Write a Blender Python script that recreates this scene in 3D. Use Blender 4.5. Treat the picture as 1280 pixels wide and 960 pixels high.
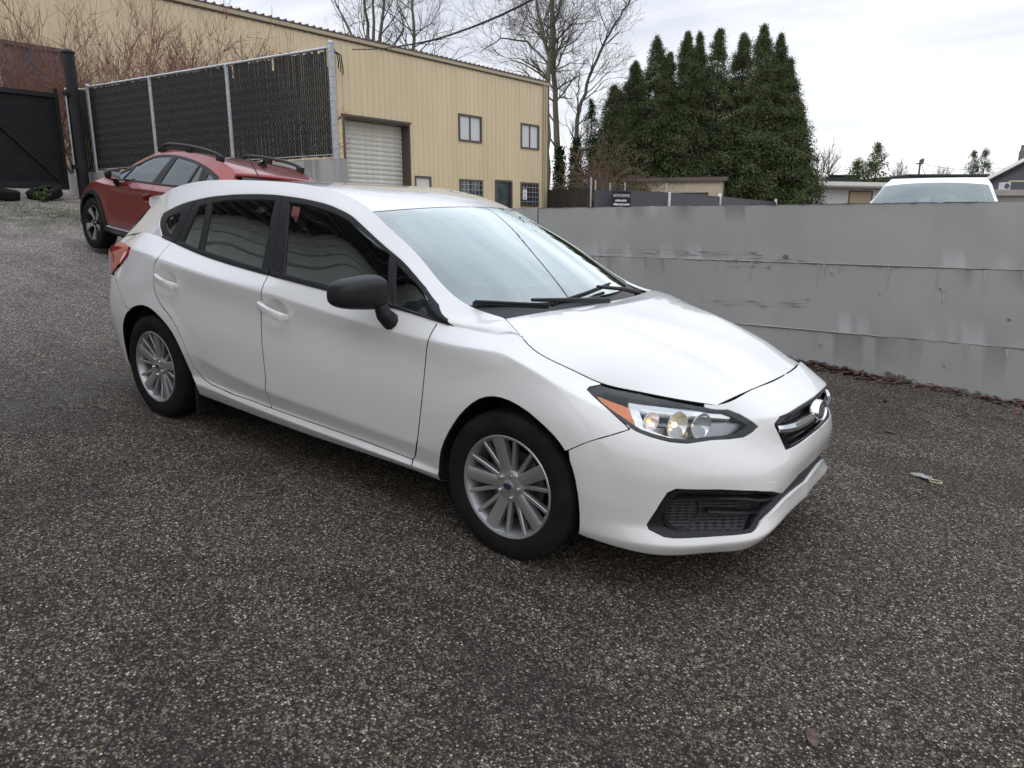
import bpy, bmesh, math, random
import numpy as np
from mathutils import Vector, Matrix
from mathutils.geometry import delaunay_2d_cdt

for _o in list(bpy.data.objects): bpy.data.objects.remove(_o)
scene = bpy.context.scene
COL = scene.collection
R = math.radians
random.seed(7); RNG = np.random.default_rng(7)

# ------------------------------------------------------------------ camera
cd = bpy.data.cameras.new('camera'); cam = bpy.data.objects.new('camera', cd); COL.objects.link(cam)
cd.sensor_fit = 'HORIZONTAL'; cd.sensor_width = 36.0; cd.lens = 25.814
cd.clip_start = 0.05; cd.clip_end = 3000
_RW = Matrix(((0.8061, 0.5917, 0.0), (0.1281, -0.1745, -0.9763), (-0.5777, 0.7870, -0.2164)))   # rows: right, down, forward
_m = Matrix.Identity(4)
for _i in range(3):
    _m[_i][0] = _RW[0][_i]; _m[_i][1] = -_RW[1][_i]; _m[_i][2] = -_RW[2][_i]
_m[0][3], _m[1][3], _m[2][3] = 3.0374, -3.1264, 1.2534
cam.matrix_world = _m
scene.camera = cam

# ------------------------------------------------------------------ sky and sun (overcast daylight)
SUN_EL, SUN_ROT = R(38), R(200)
W = bpy.data.worlds.new('World'); scene.world = W; W.use_nodes = True
nt = W.node_tree; nt.nodes.clear()
def wn(t, **k):
    n = nt.nodes.new(t)
    for a, b in k.items(): setattr(n, a, b)
    return n
def wl(a, b): nt.links.new(a, b)
out = wn('ShaderNodeOutputWorld'); bg = wn('ShaderNodeBackground'); wl(bg.outputs[0], out.inputs[0])
sky = wn('ShaderNodeTexSky', sky_type='NISHITA', sun_disc=False, sun_elevation=SUN_EL, sun_rotation=SUN_ROT)
tc = wn('ShaderNodeTexCoord'); sep = wn('ShaderNodeSeparateXYZ'); wl(tc.outputs['Generated'], sep.inputs[0])
def wmath(op, a, b=None, c=None):
    n = wn('ShaderNodeMath', operation=op)
    for i, v in enumerate((a, b, c)):
        if v is None: continue
        if isinstance(v, (int, float)): n.inputs[i].default_value = v
        else: wl(v, n.inputs[i])
    return n.outputs[0]
zc = wmath('MAXIMUM', sep.outputs[2], 0.0)
den = wmath('ADD', zc, 0.10)
px = wmath('DIVIDE', sep.outputs[0], den); py = wmath('DIVIDE', sep.outputs[1], den)
cmb = wn('ShaderNodeCombineXYZ'); wl(px, cmb.inputs[0]); wl(py, cmb.inputs[1])
mp = wn('ShaderNodeMapping'); wl(cmb.outputs[0], mp.inputs[0]); mp.inputs['Rotation'].default_value = (0, 0, R(36)); mp.inputs['Scale'].default_value = (0.55, 1.25, 1); mp.inputs['Location'].default_value = (2.3, 0.7, 0)
n1 = wn('ShaderNodeTexNoise'); wl(mp.outputs[0], n1.inputs['Vector']); n1.inputs['Scale'].default_value = 0.42; n1.inputs['Detail'].default_value = 7; n1.inputs['Roughness'].default_value = 0.55; n1.inputs['Distortion'].default_value = 0.35
n2 = wn('ShaderNodeTexNoise'); wl(mp.outputs[0], n2.inputs['Vector']); n2.inputs['Scale'].default_value = 2.6; n2.inputs['Detail'].default_value = 6; n2.inputs['Roughness'].default_value = 0.6
mix_n = wmath('ADD', wmath('MULTIPLY', n1.outputs[0], 0.80), wmath('MULTIPLY', n2.outputs[0], 0.20))
rp = wn('ShaderNodeValToRGB'); wl(mix_n, rp.inputs[0])
el = rp.color_ramp.elements
el[0].position = 0.43; el[0].color = (0.33, 0.352, 0.415, 1)
el[1].position = 0.66; el[1].color = (0.74, 0.738, 0.735, 1)
e = el.new(0.535); e.color = (0.505, 0.520, 0.560, 1)
# the cloud base thins and whitens towards the horizon; the zenith of an overcast sky is brighter
hz = wn('ShaderNodeMapRange'); wl(zc, hz.inputs[0]); hz.inputs[1].default_value = 0.0; hz.inputs[2].default_value = 0.26; hz.inputs[3].default_value = 0.80; hz.inputs[4].default_value = 0.0
mh = wn('ShaderNodeMix', data_type='RGBA'); wl(hz.outputs[0], mh.inputs['Factor']); wl(rp.outputs[0], mh.inputs['A']); mh.inputs['B'].default_value = (0.72, 0.718, 0.70, 1)
zen = wn('ShaderNodeMapRange'); wl(zc, zen.inputs[0]); zen.inputs[1].default_value = 0.35; zen.inputs[2].default_value = 1.0; zen.inputs[3].default_value = 1.0; zen.inputs[4].default_value = 2.7
ms = wn('ShaderNodeMix', data_type='RGBA', blend_type='MULTIPLY'); ms.inputs['Factor'].default_value = 1; wl(mh.outputs['Result'], ms.inputs['A'])
cz = wn('ShaderNodeCombineXYZ'); [wl(zen.outputs[0], cz.inputs[i]) for i in range(3)]; wl(cz.outputs[0], ms.inputs['B'])
# a little of the clear sky shows through the cloud sheet
sk = wn('ShaderNodeMix', data_type='RGBA', blend_type='MULTIPLY'); sk.inputs['Factor'].default_value = 1; wl(sky.outputs[0], sk.inputs['A']); sk.inputs['B'].default_value = (0.10, 0.10, 0.10, 1)
mx = wn('ShaderNodeMix', data_type='RGBA'); mx.inputs['Factor'].default_value = 0.94; wl(sk.outputs['Result'], mx.inputs['A']); wl(ms.outputs['Result'], mx.inputs['B'])
wl(mx.outputs['Result'], bg.inputs[0]); bg.inputs[1].default_value = 1.0
sd = bpy.data.lights.new('sun', 'SUN'); sd.energy = 0.6; sd.angle = R(25); sd.color = (1, 0.96, 0.90)
so = bpy.data.objects.new('sun', sd); COL.objects.link(so)
_d = Vector((math.sin(SUN_ROT) * math.cos(SUN_EL), math.cos(SUN_ROT) * math.cos(SUN_EL), math.sin(SUN_EL)))
so.rotation_euler = _d.to_track_quat('Z', 'Y').to_euler()
scene.view_settings.view_transform = 'Standard'; scene.view_settings.look = 'None'
scene.view_settings.exposure = 0.90; scene.view_settings.gamma = 1.0
scene.render.engine = 'CYCLES'
scene.cycles.max_bounces = 8; scene.cycles.transparent_max_bounces = 16; scene.cycles.use_denoising = True; scene.cycles.denoising_input_passes = 'RGB_ALBEDO_NORMAL'; scene.cycles.denoising_prefilter = 'NONE'

# ------------------------------------------------------------------ materials
def mat(name, col, rough=0.6, metal=0.0, coat=0.0, spec=0.5):
    m = bpy.data.materials.new(name); m.use_nodes = True
    b = m.node_tree.nodes['Principled BSDF']
    b.inputs['Base Color'].default_value = (*col, 1); b.inputs['Roughness'].default_value = rough
    b.inputs['Metallic'].default_value = metal; b.inputs['Coat Weight'].default_value = coat
    b.inputs['Coat Roughness'].default_value = 0.03; b.inputs['Specular IOR Level'].default_value = spec
    return m
class NT:
    """small helper round a material's node tree"""
    def __init__(s, m): s.m = m; s.t = m.node_tree; s.b = s.t.nodes['Principled BSDF']; s._co = None
    def n(s, t, **k):
        x = s.t.nodes.new(t)
        for a, b in k.items(): setattr(x, a, b)
        return x
    def l(s, a, b): s.t.links.new(a, b)
    def co(s, kind='Object'):
        if s._co is None: s._co = s.n('ShaderNodeTexCoord')
        return s._co.outputs[kind]
    def mapv(s, v, sc=(1, 1, 1), rot=(0, 0, 0), loc=(0, 0, 0)):
        x = s.n('ShaderNodeMapping'); s.l(v, x.inputs[0]); x.inputs['Scale'].default_value = sc; x.inputs['Rotation'].default_value = rot; x.inputs['Location'].default_value = loc
        return x.outputs[0]
    def noise(s, v, scale, detail=4, rough=0.55, dist=0):
        x = s.n('ShaderNodeTexNoise'); s.l(v, x.inputs['Vector']); x.inputs['Scale'].default_value = scale; x.inputs['Detail'].default_value = detail; x.inputs['Roughness'].default_value = rough; x.inputs['Distortion'].default_value = dist
        return x.outputs[0]
    def ramp(s, f, pts):
        x = s.n('ShaderNodeValToRGB'); s.l(f, x.inputs[0]); e = x.color_ramp.elements
        while len(e) < len(pts): e.new(0.5)
        for k, (p, c) in enumerate(pts):
            e[k].position = p; e[k].color = (*c, 1) if hasattr(c, '__len__') else (c, c, c, 1)
        return x.outputs[0]
    def mix(s, f, a, b, mode='MIX'):
        x = s.n('ShaderNodeMix', data_type='RGBA', blend_type=mode)
        for v, k in ((f, 'Factor'), (a, 'A'), (b, 'B')):
            if isinstance(v, (int, float)): x.inputs[k].default_value = v if k == 'Factor' else (v, v, v, 1)
            elif isinstance(v, tuple): x.inputs[k].default_value = (*v, 1)
            else: s.l(v, x.inputs[k])
        return x.outputs['Result']
    def math(s, op, a, b=0.0):
        x = s.n('ShaderNodeMath', operation=op)
        for i, v in enumerate((a, b)):
            if isinstance(v, (int, float)): x.inputs[i].default_value = v
            else: s.l(v, x.inputs[i])
        return x.outputs[0]
    def bump(s, h, strength=0.3, dist=0.01, prev=None):
        x = s.n('ShaderNodeBump'); x.inputs['Strength'].default_value = strength; x.inputs['Distance'].default_value = dist; s.l(h, x.inputs['Height'])
        if prev is not None: s.l(prev, x.inputs['Normal'])
        return x.outputs[0]
    def base(s, v): s.l(v, s.b.inputs['Base Color'])
    def rough(s, v): s.l(v, s.b.inputs['Roughness'])
    def normal(s, v): s.l(v, s.b.inputs['Normal'])

def noisy(name, c1, c2, scale, rough=0.8, bump=0.0, bdist=0.01, detail=6, stretch=(1, 1, 1), metal=0.0, spec=0.5):
    m = mat(name, c1, rough, metal, 0, spec); k = NT(m)
    v = k.mapv(k.co(), stretch); f = k.noise(v, scale, detail, 0.6)
    k.base(k.ramp(f, [(0.32, c1), (0.68, c2)]))
    if bump: k.normal(k.bump(f, bump, bdist))
    return m
def paint_mat(name, col, dirt=(0.30, 0.27, 0.23), dirt_amt=0.35, drops=True, metal=0.0, rough=0.30):
    m = mat(name, col, rough, metal, 1.0); k = NT(m)
    geo = k.co(); sp = k.n('ShaderNodeSeparateXYZ'); k.l(geo, sp.inputs[0])
    low = k.n('ShaderNodeMapRange'); k.l(sp.outputs[2], low.inputs[0]); low.inputs[1].default_value = 0.62; low.inputs[2].default_value = 0.15; low.inputs[3].default_value = 0.0; low.inputs[4].default_value = 1.0
    f = k.noise(geo, 5.0, 7, 0.62); st = k.noise(k.mapv(geo, (9, 9, 1.2)), 2.2, 5, 0.6)
    g = k.math('MULTIPLY', k.math('MULTIPLY', low.outputs[0], f), 1.15)
    g2 = k.math('ADD', g, k.math('MULTIPLY', k.ramp(st, [(0.55, 0.0), (0.80, 1.0)]), 0.10))
    k.base(k.mix(k.math('MULTIPLY', g2, dirt_amt), col, dirt))
    k.rough(k.math('ADD', rough, k.math('MULTIPLY', g2, 0.25)))
    if drops:
        v = k.n('ShaderNodeTexVoronoi'); k.l(geo, v.inputs['Vector']); v.inputs['Scale'].default_value = 140; v.inputs['Randomness'].default_value = 1.0
        dd = k.ramp(v.outputs['Distance'], [(0.10, 1.0), (0.34, 0.0)])
        msk = k.ramp(k.noise(geo, 2.3, 3), [(0.47, 0.0), (0.62, 1.0)])
        up = k.n('ShaderNodeNewGeometry'); su = k.n('ShaderNodeSeparateXYZ'); k.l(up.outputs['Normal'], su.inputs[0])
        upm = k.ramp(su.outputs[2], [(0.10, 0.15), (0.75, 1.0)])
        bmp = k.bump(k.math('MULTIPLY', k.math('MULTIPLY', dd, msk), upm), 0.8, 0.0014)
        k.l(bmp, k.b.inputs['Coat Normal'])
    return m
def glass_mat(name, tint, refl=1.0, rough=0.0, film=0.0):
    m = bpy.data.materials.new(name); m.use_nodes = True; t = m.node_tree; t.nodes.clear()
    o = t.nodes.new('ShaderNodeOutputMaterial'); mx_ = t.nodes.new('ShaderNodeMixShader'); tr = t.nodes.new('ShaderNodeBsdfTransparent'); gl = t.nodes.new('ShaderNodeBsdfGlossy')
    fr = t.nodes.new('ShaderNodeFresnel'); fr.inputs[0].default_value = 1.52
    mm = t.nodes.new('ShaderNodeMath'); mm.operation = 'MULTIPLY'; mm.inputs[1].default_value = 1.75 * refl; mm.use_clamp = True
    tr.inputs[0].default_value = (*tint, 1); gl.inputs['Roughness'].default_value = rough; gl.inputs['Color'].default_value = (0.90, 0.98, 0.95, 1)
    t.links.new(fr.outputs[0], mm.inputs[0]); t.links.new(mm.outputs[0], mx_.inputs[0]); t.links.new(tr.outputs[0], mx_.inputs[1]); t.links.new(gl.outputs[0], mx_.inputs[2]); t.links.new(mx_.outputs[0], o.inputs[0])
    if film:      # thin grey diffuse film, added to brighten the glass
        df = t.nodes.new('ShaderNodeBsdfDiffuse'); df.inputs[0].default_value = (.80, .83, .82, 1); m2 = t.nodes.new('ShaderNodeMixShader'); co = t.nodes.new('ShaderNodeTexCoord'); mp_ = t.nodes.new('ShaderNodeMapping'); mp_.inputs['Scale'].default_value = (1.2, 4, 1); ns = t.nodes.new('ShaderNodeTexNoise'); ns.inputs['Scale'].default_value = 2.0; ns.inputs['Detail'].default_value = 6
        mr = t.nodes.new('ShaderNodeMapRange'); mr.inputs[1].default_value = .3; mr.inputs[2].default_value = .7; mr.inputs[3].default_value = film * .75; mr.inputs[4].default_value = film * 1.25
        t.links.new(co.outputs['Object'], mp_.inputs[0]); t.links.new(mp_.outputs[0], ns.inputs['Vector']); t.links.new(ns.outputs[0], mr.inputs[0]); t.links.new(mr.outputs[0], m2.inputs[0])
        t.links.new(tr.outputs[0], m2.inputs[1]); t.links.new(df.outputs[0], m2.inputs[2]); t.links.new(m2.outputs[0], mx_.inputs[1])
    return m

# ------------------------------------------------------------------ mesh helpers
def tag(o, label=None, cat=None, group=None, kind=None):
    if label: o['label'] = label
    if cat: o['category'] = cat
    if group: o['group'] = group
    if kind: o['kind'] = kind
    return o
def empty(name, loc=(0, 0, 0), rot=(0, 0, 0), parent=None):
    o = bpy.data.objects.new(name, None); COL.objects.link(o); o.location = loc; o.rotation_euler = rot
    o.empty_display_size = 0.2
    if parent: o.parent = parent
    return o
def link(name, me, m=None, parent=None, loc=None, rot=None):
    o = bpy.data.objects.new(name, me); COL.objects.link(o)
    if m is not None and len(me.materials) == 0: me.materials.append(m)
    if parent: o.parent = parent
    if loc is not None: o.location = loc
    if rot is not None: o.rotation_euler = rot
    return o
def mesh(name, V, F, smooth=False):
    me = bpy.data.meshes.new(name); me.from_pydata([tuple(map(float, v)) for v in V], [], [tuple(map(int, f)) for f in F]); me.update()
    if smooth: me.shade_smooth()
    return me
def fast_mesh(name, V, F):
    """V (n,3) float array, F (m,k) int array of equal-sized faces"""
    V = np.asarray(V, np.float32); F = np.asarray(F, np.int32); k = F.shape[1]
    me = bpy.data.meshes.new(name); me.vertices.add(len(V)); me.vertices.foreach_set('co', V.ravel())
    me.loops.add(F.size); me.loops.foreach_set('vertex_index', F.ravel()); me.polygons.add(len(F))
    me.polygons.foreach_set('loop_start', np.arange(0, F.size, k, dtype=np.int32)); me.update(calc_edges=True); me.validate()
    return me
class MB:
    """collects simple shapes into one mesh"""
    def __init__(s): s.v = []; s.f = []
    def add(s, V, F):
        b = len(s.v); s.v += [tuple(p) for p in V]; s.f += [tuple(i + b for i in f) for f in F]; return s
    def box(s, a, b, bev=0.0):
        (x0, y0, z0), (x1, y1, z1) = [min(p, q) for p, q in zip(a, b)], [max(p, q) for p, q in zip(a, b)]
        if bev <= 0:
            V = [(x, y, z) for x in (x0, x1) for y in (y0, y1) for z in (z0, z1)]
            return s.add(V, [(0, 1, 3, 2), (4, 6, 7, 5), (0, 4, 5, 1), (2, 3, 7, 6), (0, 2, 6, 4), (1, 5, 7, 3)])
        bm = bmesh.new(); bmesh.ops.create_cube(bm, size=1.0)
        for v in bm.verts: v.co = ((x0 + x1) / 2 + v.co.x * (x1 - x0), (y0 + y1) / 2 + v.co.y * (y1 - y0), (z0 + z1) / 2 + v.co.z * (z1 - z0))
        bmesh.ops.bevel(bm, geom=bm.edges[:], offset=bev, segments=2, affect='EDGES', profile=0.6)
        bm.verts.index_update(); s.add([v.co[:] for v in bm.verts], [[v.index for v in f.verts] for f in bm.faces]); bm.free(); return s
    def tube(s, pts, r, n=8, cap=True):
        P = [Vector(p) for p in pts]; rr = r if hasattr(r, '__len__') else [r] * len(P); V = []; up = None
        for i, p in enumerate(P):
            t = (P[min(i + 1, len(P) - 1)] - P[max(i - 1, 0)]); t = t.normalized() if t.length > 1e-9 else Vector((0, 0, 1))
            if up is None: up = t.orthogonal().normalized()
            else:
                up = up - t * up.dot(t); up = up.normalized() if up.length > 1e-6 else t.orthogonal().normalized()
            w = t.cross(up)
            for k in range(n): a = 2 * math.pi * k / n; V.append(p + (up * math.cos(a) + w * math.sin(a)) * rr[i])
        F = [(i * n + k, i * n + (k + 1) % n, (i + 1) * n + (k + 1) % n, (i + 1) * n + k) for i in range(len(P) - 1) for k in range(n)]
        if cap: F += [tuple(range(n - 1, -1, -1)), tuple(range((len(P) - 1) * n, len(P) * n))]
        return s.add(V, F)
    def lathe(s, prof, n=32, axis='z', loc=(0, 0, 0), close=False):
        """prof: (radius, height) pairs turned round an axis"""
        V = []
        for r, h in prof:
            for k in range(n):
                a = 2 * math.pi * k / n; c, d = r * math.cos(a), r * math.sin(a)
                p = (c, d, h) if axis == 'z' else ((c, h, d) if axis == 'y' else (h, c, d))
                V.append((p[0] + loc[0], p[1] + loc[1], p[2] + loc[2]))
        m_ = len(prof); F = []
        for i in range(m_ if close else m_ - 1):
            j = (i + 1) % m_
            for k in range(n):
                q = (i * n + k, i * n + (k + 1) % n, j * n + (k + 1) % n, j * n + k)
                F.append(q if axis == 'z' or axis == 'x' else q[::-1])
        return s.add(V, F)
    def prism(s, poly, d, frame=None):
        """extrude a 2-D polygon (x,z) along y by d; frame maps (x,y,z) -> point"""
        n = len(poly); fr = frame or (lambda x, y, z: (x, y, z))
        V = [fr(x, 0, z) for x, z in poly] + [fr(x, d, z) for x, z in poly]
        return s.add(V, [tuple(range(n)), tuple(range(2 * n - 1, n - 1, -1))] + [(i, i + n, (i + 1) % n + n, (i + 1) % n) for i in range(n)])
    def ball(s, c, r, n=12, m=8):
        prof = [(max(1e-4, math.sin(math.pi * i / m)), -math.cos(math.pi * i / m)) for i in range(m + 1)]; b = len(s.v)
        s.lathe(prof, n); rr = r if hasattr(r, '__len__') else (r, r, r)
        for i in range(b, len(s.v)): p = s.v[i]; s.v[i] = (c[0] + p[0] * rr[0], c[1] + p[1] * rr[1], c[2] + p[2] * rr[2])
        return s
    def build(s, name, m=None, parent=None, smooth=False, loc=None, rot=None, fixn=True):
        me = mesh(name, s.v, s.f)
        if fixn:
            bm = bmesh.new(); bm.from_mesh(me); bmesh.ops.recalc_face_normals(bm, faces=bm.faces); bm.to_mesh(me); bm.free()
        if smooth:
            me.shade_smooth(); me.set_sharp_from_angle(angle=R(38))
        return link(name, me, m, parent, loc, rot)
def copy_tree(o, parent=None):
    c = o.copy(); COL.objects.link(c)
    if parent: c.parent = parent
    for ch in [x for x in o.children]: copy_tree(ch, c)
    return c
M = {}
# ================================================================== GROUND
def yb(x):
    """line of the retaining walls: the lot lies on its near side, higher ground beyond"""
    w = 3.8318 - .04846 * (x - 2.2895); f = 5.6708 + .0887 * (-7.1631 - x)
    return np.interp(x, [-7.16, -5.6], [1, 0]) * f + np.interp(x, [-7.16, -5.6], [0, 1]) * w
def lot_z(x, y):
    x = np.asarray(x, float); y = np.asarray(y, float); xc = np.clip(x, -17, 14); yc = np.clip(y, -14, 12)
    return -.07 * xc + .0134 * yc + .065 * np.logaddexp(0, (-4.2 - xc) * 2.0) / 2.0
def far_z(x, y): return .36 + .05 * np.clip(-np.asarray(x, float) - 1, 0, 15)
def ground_z(x, y):
    return np.where(np.asarray(y) > yb(x) + .12, far_z(x, y), lot_z(x, y))
def _ground_mat():
    m = mat('wet_asphalt_aggregate', (.08, .075, .07), .62, spec=.10); k = NT(m); g = k.n('ShaderNodeNewGeometry'); P = g.outputs['Position']
    v = k.n('ShaderNodeTexVoronoi'); k.l(P, v.inputs['Vector']); v.inputs['Scale'].default_value = 132
    v2 = k.n('ShaderNodeTexVoronoi'); k.l(k.mapv(P, (1, 1, 1), (0, 0, .7)), v2.inputs['Vector']); v2.inputs['Scale'].default_value = 80
    sx = k.n('ShaderNodeSeparateColor'); k.l(v.outputs['Color'], sx.inputs[0]); s2 = k.n('ShaderNodeSeparateColor'); k.l(v2.outputs['Color'], s2.inputs[0])
    stones = k.ramp(sx.outputs[0], [(.0, (.030, .029, .028)), (.28, (.066, .062, .059)), (.50, (.125, .117, .110)), (.66, (.205, .172, .128)), (.78, (.265, .240, .205)), (.88, (.165, .166, .175)), (.95, (.52, .49, .43))])
    for e in stones.node.color_ramp.elements: pass
    stones.node.color_ramp.interpolation = 'CONSTANT'
    big = k.ramp(s2.outputs[0], [(.0, (.04, .038, .037)), (.42, (.095, .088, .082)), (.70, (.20, .172, .135)), (.88, (.36, .335, .295))]); big.node.color_ramp.interpolation = 'CONSTANT'
    pick = k.ramp(s2.outputs[1], [(.70, 0), (.72, 1)])
    col = k.mix(k.math('MULTIPLY', pick, .75), stones, big)
    gap = k.ramp(v.outputs['Distance'], [(.30, 0), (.62, 1)])
    col = k.mix(k.math('MULTIPLY', gap, .8), col, (.026, .022, .018))
    # worn, damp and dusty patches
    w1 = k.noise(P, .55, 6, .6, .4); w2 = k.noise(P, 2.3, 5, .6); w3 = k.noise(k.mapv(P, (.35, 2.2, 1), (0, 0, .25)), 1.6, 5, .55, .6)
    shade = k.math('ADD', k.math('MULTIPLY', w1, .95), k.math('ADD', k.math('MULTIPLY', w2, .45), k.math('MULTIPLY', w3, .55)))
    col = k.mix(1.0, col, k.ramp(shade, [(.66, (.48, .425, .375)), (.86, (.84, .765, .695)), (1.06, (1.24, 1.15, 1.06))]), 'MULTIPLY')
    # towards the gate the surface turns to loose, paler gravel with some moss
    sp = k.n('ShaderNodeSeparateXYZ'); k.l(P, sp.inputs[0])
    mr = k.n('ShaderNodeMapRange'); k.l(k.math('ADD', sp.outputs[0], k.math('MULTIPLY', w1, 3.0)), mr.inputs[0]); mr.inputs[1].default_value = 0.5; mr.inputs[2].default_value = -7.5; mr.inputs[3].default_value = 0; mr.inputs[4].default_value = .85
    pale = k.mix(1.0, col, (2.75, 2.95, 3.3), 'MULTIPLY')
    col = k.mix(mr.outputs[0], col, pale)
    d2 = k.n('ShaderNodeVectorMath', operation='DISTANCE'); k.l(P, d2.inputs[0]); d2.inputs[1].default_value = (-11.6, 3.1, 1.3)
    moss = k.math('MULTIPLY', k.ramp(k.math('MULTIPLY', d2.outputs['Value'], .16), [(.12, 1), (.46, 0)]), k.ramp(k.noise(P, 3.1, 6, .7), [(.42, 0), (.62, 1)]))
    col = k.mix(k.math('MULTIPLY', moss, .75), col, (.055, .075, .022))
    k.base(col)
    k.rough(k.ramp(shade, [(.66, .38), (.95, .80)])); k.l(k.ramp(shade, [(.66, .34), (.92, .08)]), k.b.inputs['Specular IOR Level'])
    h = k.math('ADD', k.math('MULTIPLY', k.math('SUBTRACT', 1.0, v.outputs['Distance']), 1.0), k.math('MULTIPLY', k.math('SUBTRACT', 1.0, v2.outputs['Distance']), .7))
    n1 = k.bump(h, .85, .006); k.normal(k.bump(w2, .25, .03, n1)); return m
def _grad(lo, hi, near, d0, grow):
    o = [0.0]; s = d0
    while o[-1] < hi:
        o.append(o[-1] + s)
        if o[-1] > near: s *= grow
    o = np.array(o); n = -o[1:][o[1:] < -lo * 1.3] if lo < 0 else []
    return np.concatenate([n[::-1], o])
_gx = np.unique(np.concatenate([_grad(-500, 500, 14, .6, 1.35), np.arange(-16, -4, .4)])); _gw = np.unique(np.concatenate([_grad(-400, 900, 10, .6, 1.35), [.12, .124]]))
_X, _Wd = np.meshgrid(_gx, _gw, indexing='ij'); _Y = _Wd + yb(_X); _Z = np.where(_Wd > .122, far_z(_X, _Y), lot_z(_X, _Y))
_n, _k = _X.shape; _idx = np.arange(_n * _k).reshape(_n, _k)
_F = np.stack([_idx[:-1, :-1], _idx[1:, :-1], _idx[1:, 1:], _idx[:-1, 1:]], -1).reshape(-1, 4)
_me = fast_mesh('ground', np.stack([_X, _Y, _Z], -1).reshape(-1, 3), _F)
tag(link('ground', _me, _ground_mat()), 'damp asphalt lot of exposed stone chips sloping down to the right', kind='structure')

# loose chips proud of the surface near the viewer
def gravel():
    n = 42000; R_ = np.random.default_rng(3)
    r = 0.5 + 5.2 * R_.random(n) ** 1.25; a = R(38) + R(112) * R_.random(n)
    x = 3.04 + r * np.cos(a); y = -3.13 + r * np.sin(a); ok = (y < yb(x) - .05) & ~((np.abs(x - .0) < 2.1) & (np.abs(y) < .8))
    x, y = x[ok], y[ok]; n = len(x); s = .0016 + .0036 * R_.random(n) ** 2.2; z = lot_z(x, y)
    T = np.array([(1, 0, 0), (0, 1, 0), (-1, 0, 0), (0, -1, 0), (0, 0, 1), (0, 0, -1)], float)
    V = T[None] * (1 + .5 * (R_.random((n, 6, 1)) - .5)); V[..., 2] *= .6; V[..., 0] *= 1.25
    t = R_.random(n) * 6.28; c, sn = np.cos(t)[:, None], np.sin(t)[:, None]
    V = np.stack([V[..., 0] * c - V[..., 1] * sn, V[..., 0] * sn + V[..., 1] * c, V[..., 2]], -1) * s[:, None, None]
    V += np.stack([x, y, z + s * .25], -1)[:, None]
    f = np.array([(0, 1, 4), (1, 2, 4), (2, 3, 4), (3, 0, 4), (1, 0, 5), (2, 1, 5), (3, 2, 5), (0, 3, 5)])
    F = (f[None] + 6 * np.arange(n)[:, None, None]).reshape(-1, 3)
    me = fast_mesh('gravel', V.reshape(-1, 3), F)
    pal = np.array([(.05, .05, .052), (.09, .086, .082), (.16, .14, .108), (.24, .215, .17), (.13, .132, .14), (.42, .40, .36), (.03, .03, .03)])
    ci = R_.choice(7, n, p=[.25, .25, .17, .08, .13, .03, .09]); col = np.repeat(1.3 * np.array([1, .95, .87]) * pal[ci] * (.8 + .4 * R_.random((n, 1))), 6, 0); col = np.c_[col, np.ones(len(col))]
    at = me.color_attributes.new('stone', 'FLOAT_COLOR', 'POINT'); at.data.foreach_set('color', col.ravel().astype(np.float32))
    m = mat('loose_stone_chips', (.1, .1, .1), .55, spec=.25); k = NT(m); ca = k.n('ShaderNodeVertexColor', layer_name='stone'); k.base(ca.outputs[0])
    tag(link('gravel', me, m), 'loose stone chips strewn over the asphalt', kind='stuff')
gravel()
# ================================================================== CAR BODY SURFACES
# control sections: (x forward, half width, z up), one list per station, sill to belt
def nspline(t,Y,tt):
    """natural cubic spline through (t,Y[n,...]) at tt"""
    t=np.asarray(t,float); Y=np.asarray(Y,float); n=len(t); h=np.diff(t)
    A=np.zeros((n,n)); A[0,0]=A[-1,-1]=1
    B=np.zeros((n,)+Y.shape[1:])
    for i in range(1,n-1):
        A[i,i-1]=h[i-1]; A[i,i]=2*(h[i-1]+h[i]); A[i,i+1]=h[i]
        B[i]=6*((Y[i+1]-Y[i])/h[i]-(Y[i]-Y[i-1])/h[i-1])
    M=np.linalg.solve(A,B.reshape(n,-1)).reshape(B.shape)
    k=np.clip(np.searchsorted(t,tt,side='right')-1,0,n-2); hk=h[k]; a=(t[k+1]-tt); b=(tt-t[k])
    sh=(-1,)+(1,)*(Y.ndim-1); a=a.reshape(sh); b=b.reshape(sh); hk=hk.reshape(sh)
    return (M[k]*a**3+M[k+1]*b**3)/(6*hk)+(Y[k]/hk-M[k]*hk/6)*a+(Y[k+1]/hk-M[k+1]*hk/6)*b
def gsm(a,s,ax):
    if s<=0: return a
    r=int(3*s+1); k=np.exp(-0.5*(np.arange(-r,r+1)/s)**2); k/=k.sum()
    a=np.moveaxis(a,ax,0); n=a.shape[0]
    i=np.arange(-r,n+r)
    # odd reflection keeps the ends in place
    lo=2*a[0]-a[np.clip(-i,0,n-1)]; hi=2*a[-1]-a[np.clip(2*(n-1)-i,0,n-1)]; mid=a[np.clip(i,0,n-1)]
    sh=(-1,)+(1,)*(a.ndim-1)
    p=np.where((i<0).reshape(sh),lo,np.where((i>n-1).reshape(sh),hi,mid))
    o=sum(k[j]*p[j:j+n] for j in range(2*r+1))
    return np.moveaxis(o,0,ax)
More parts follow.
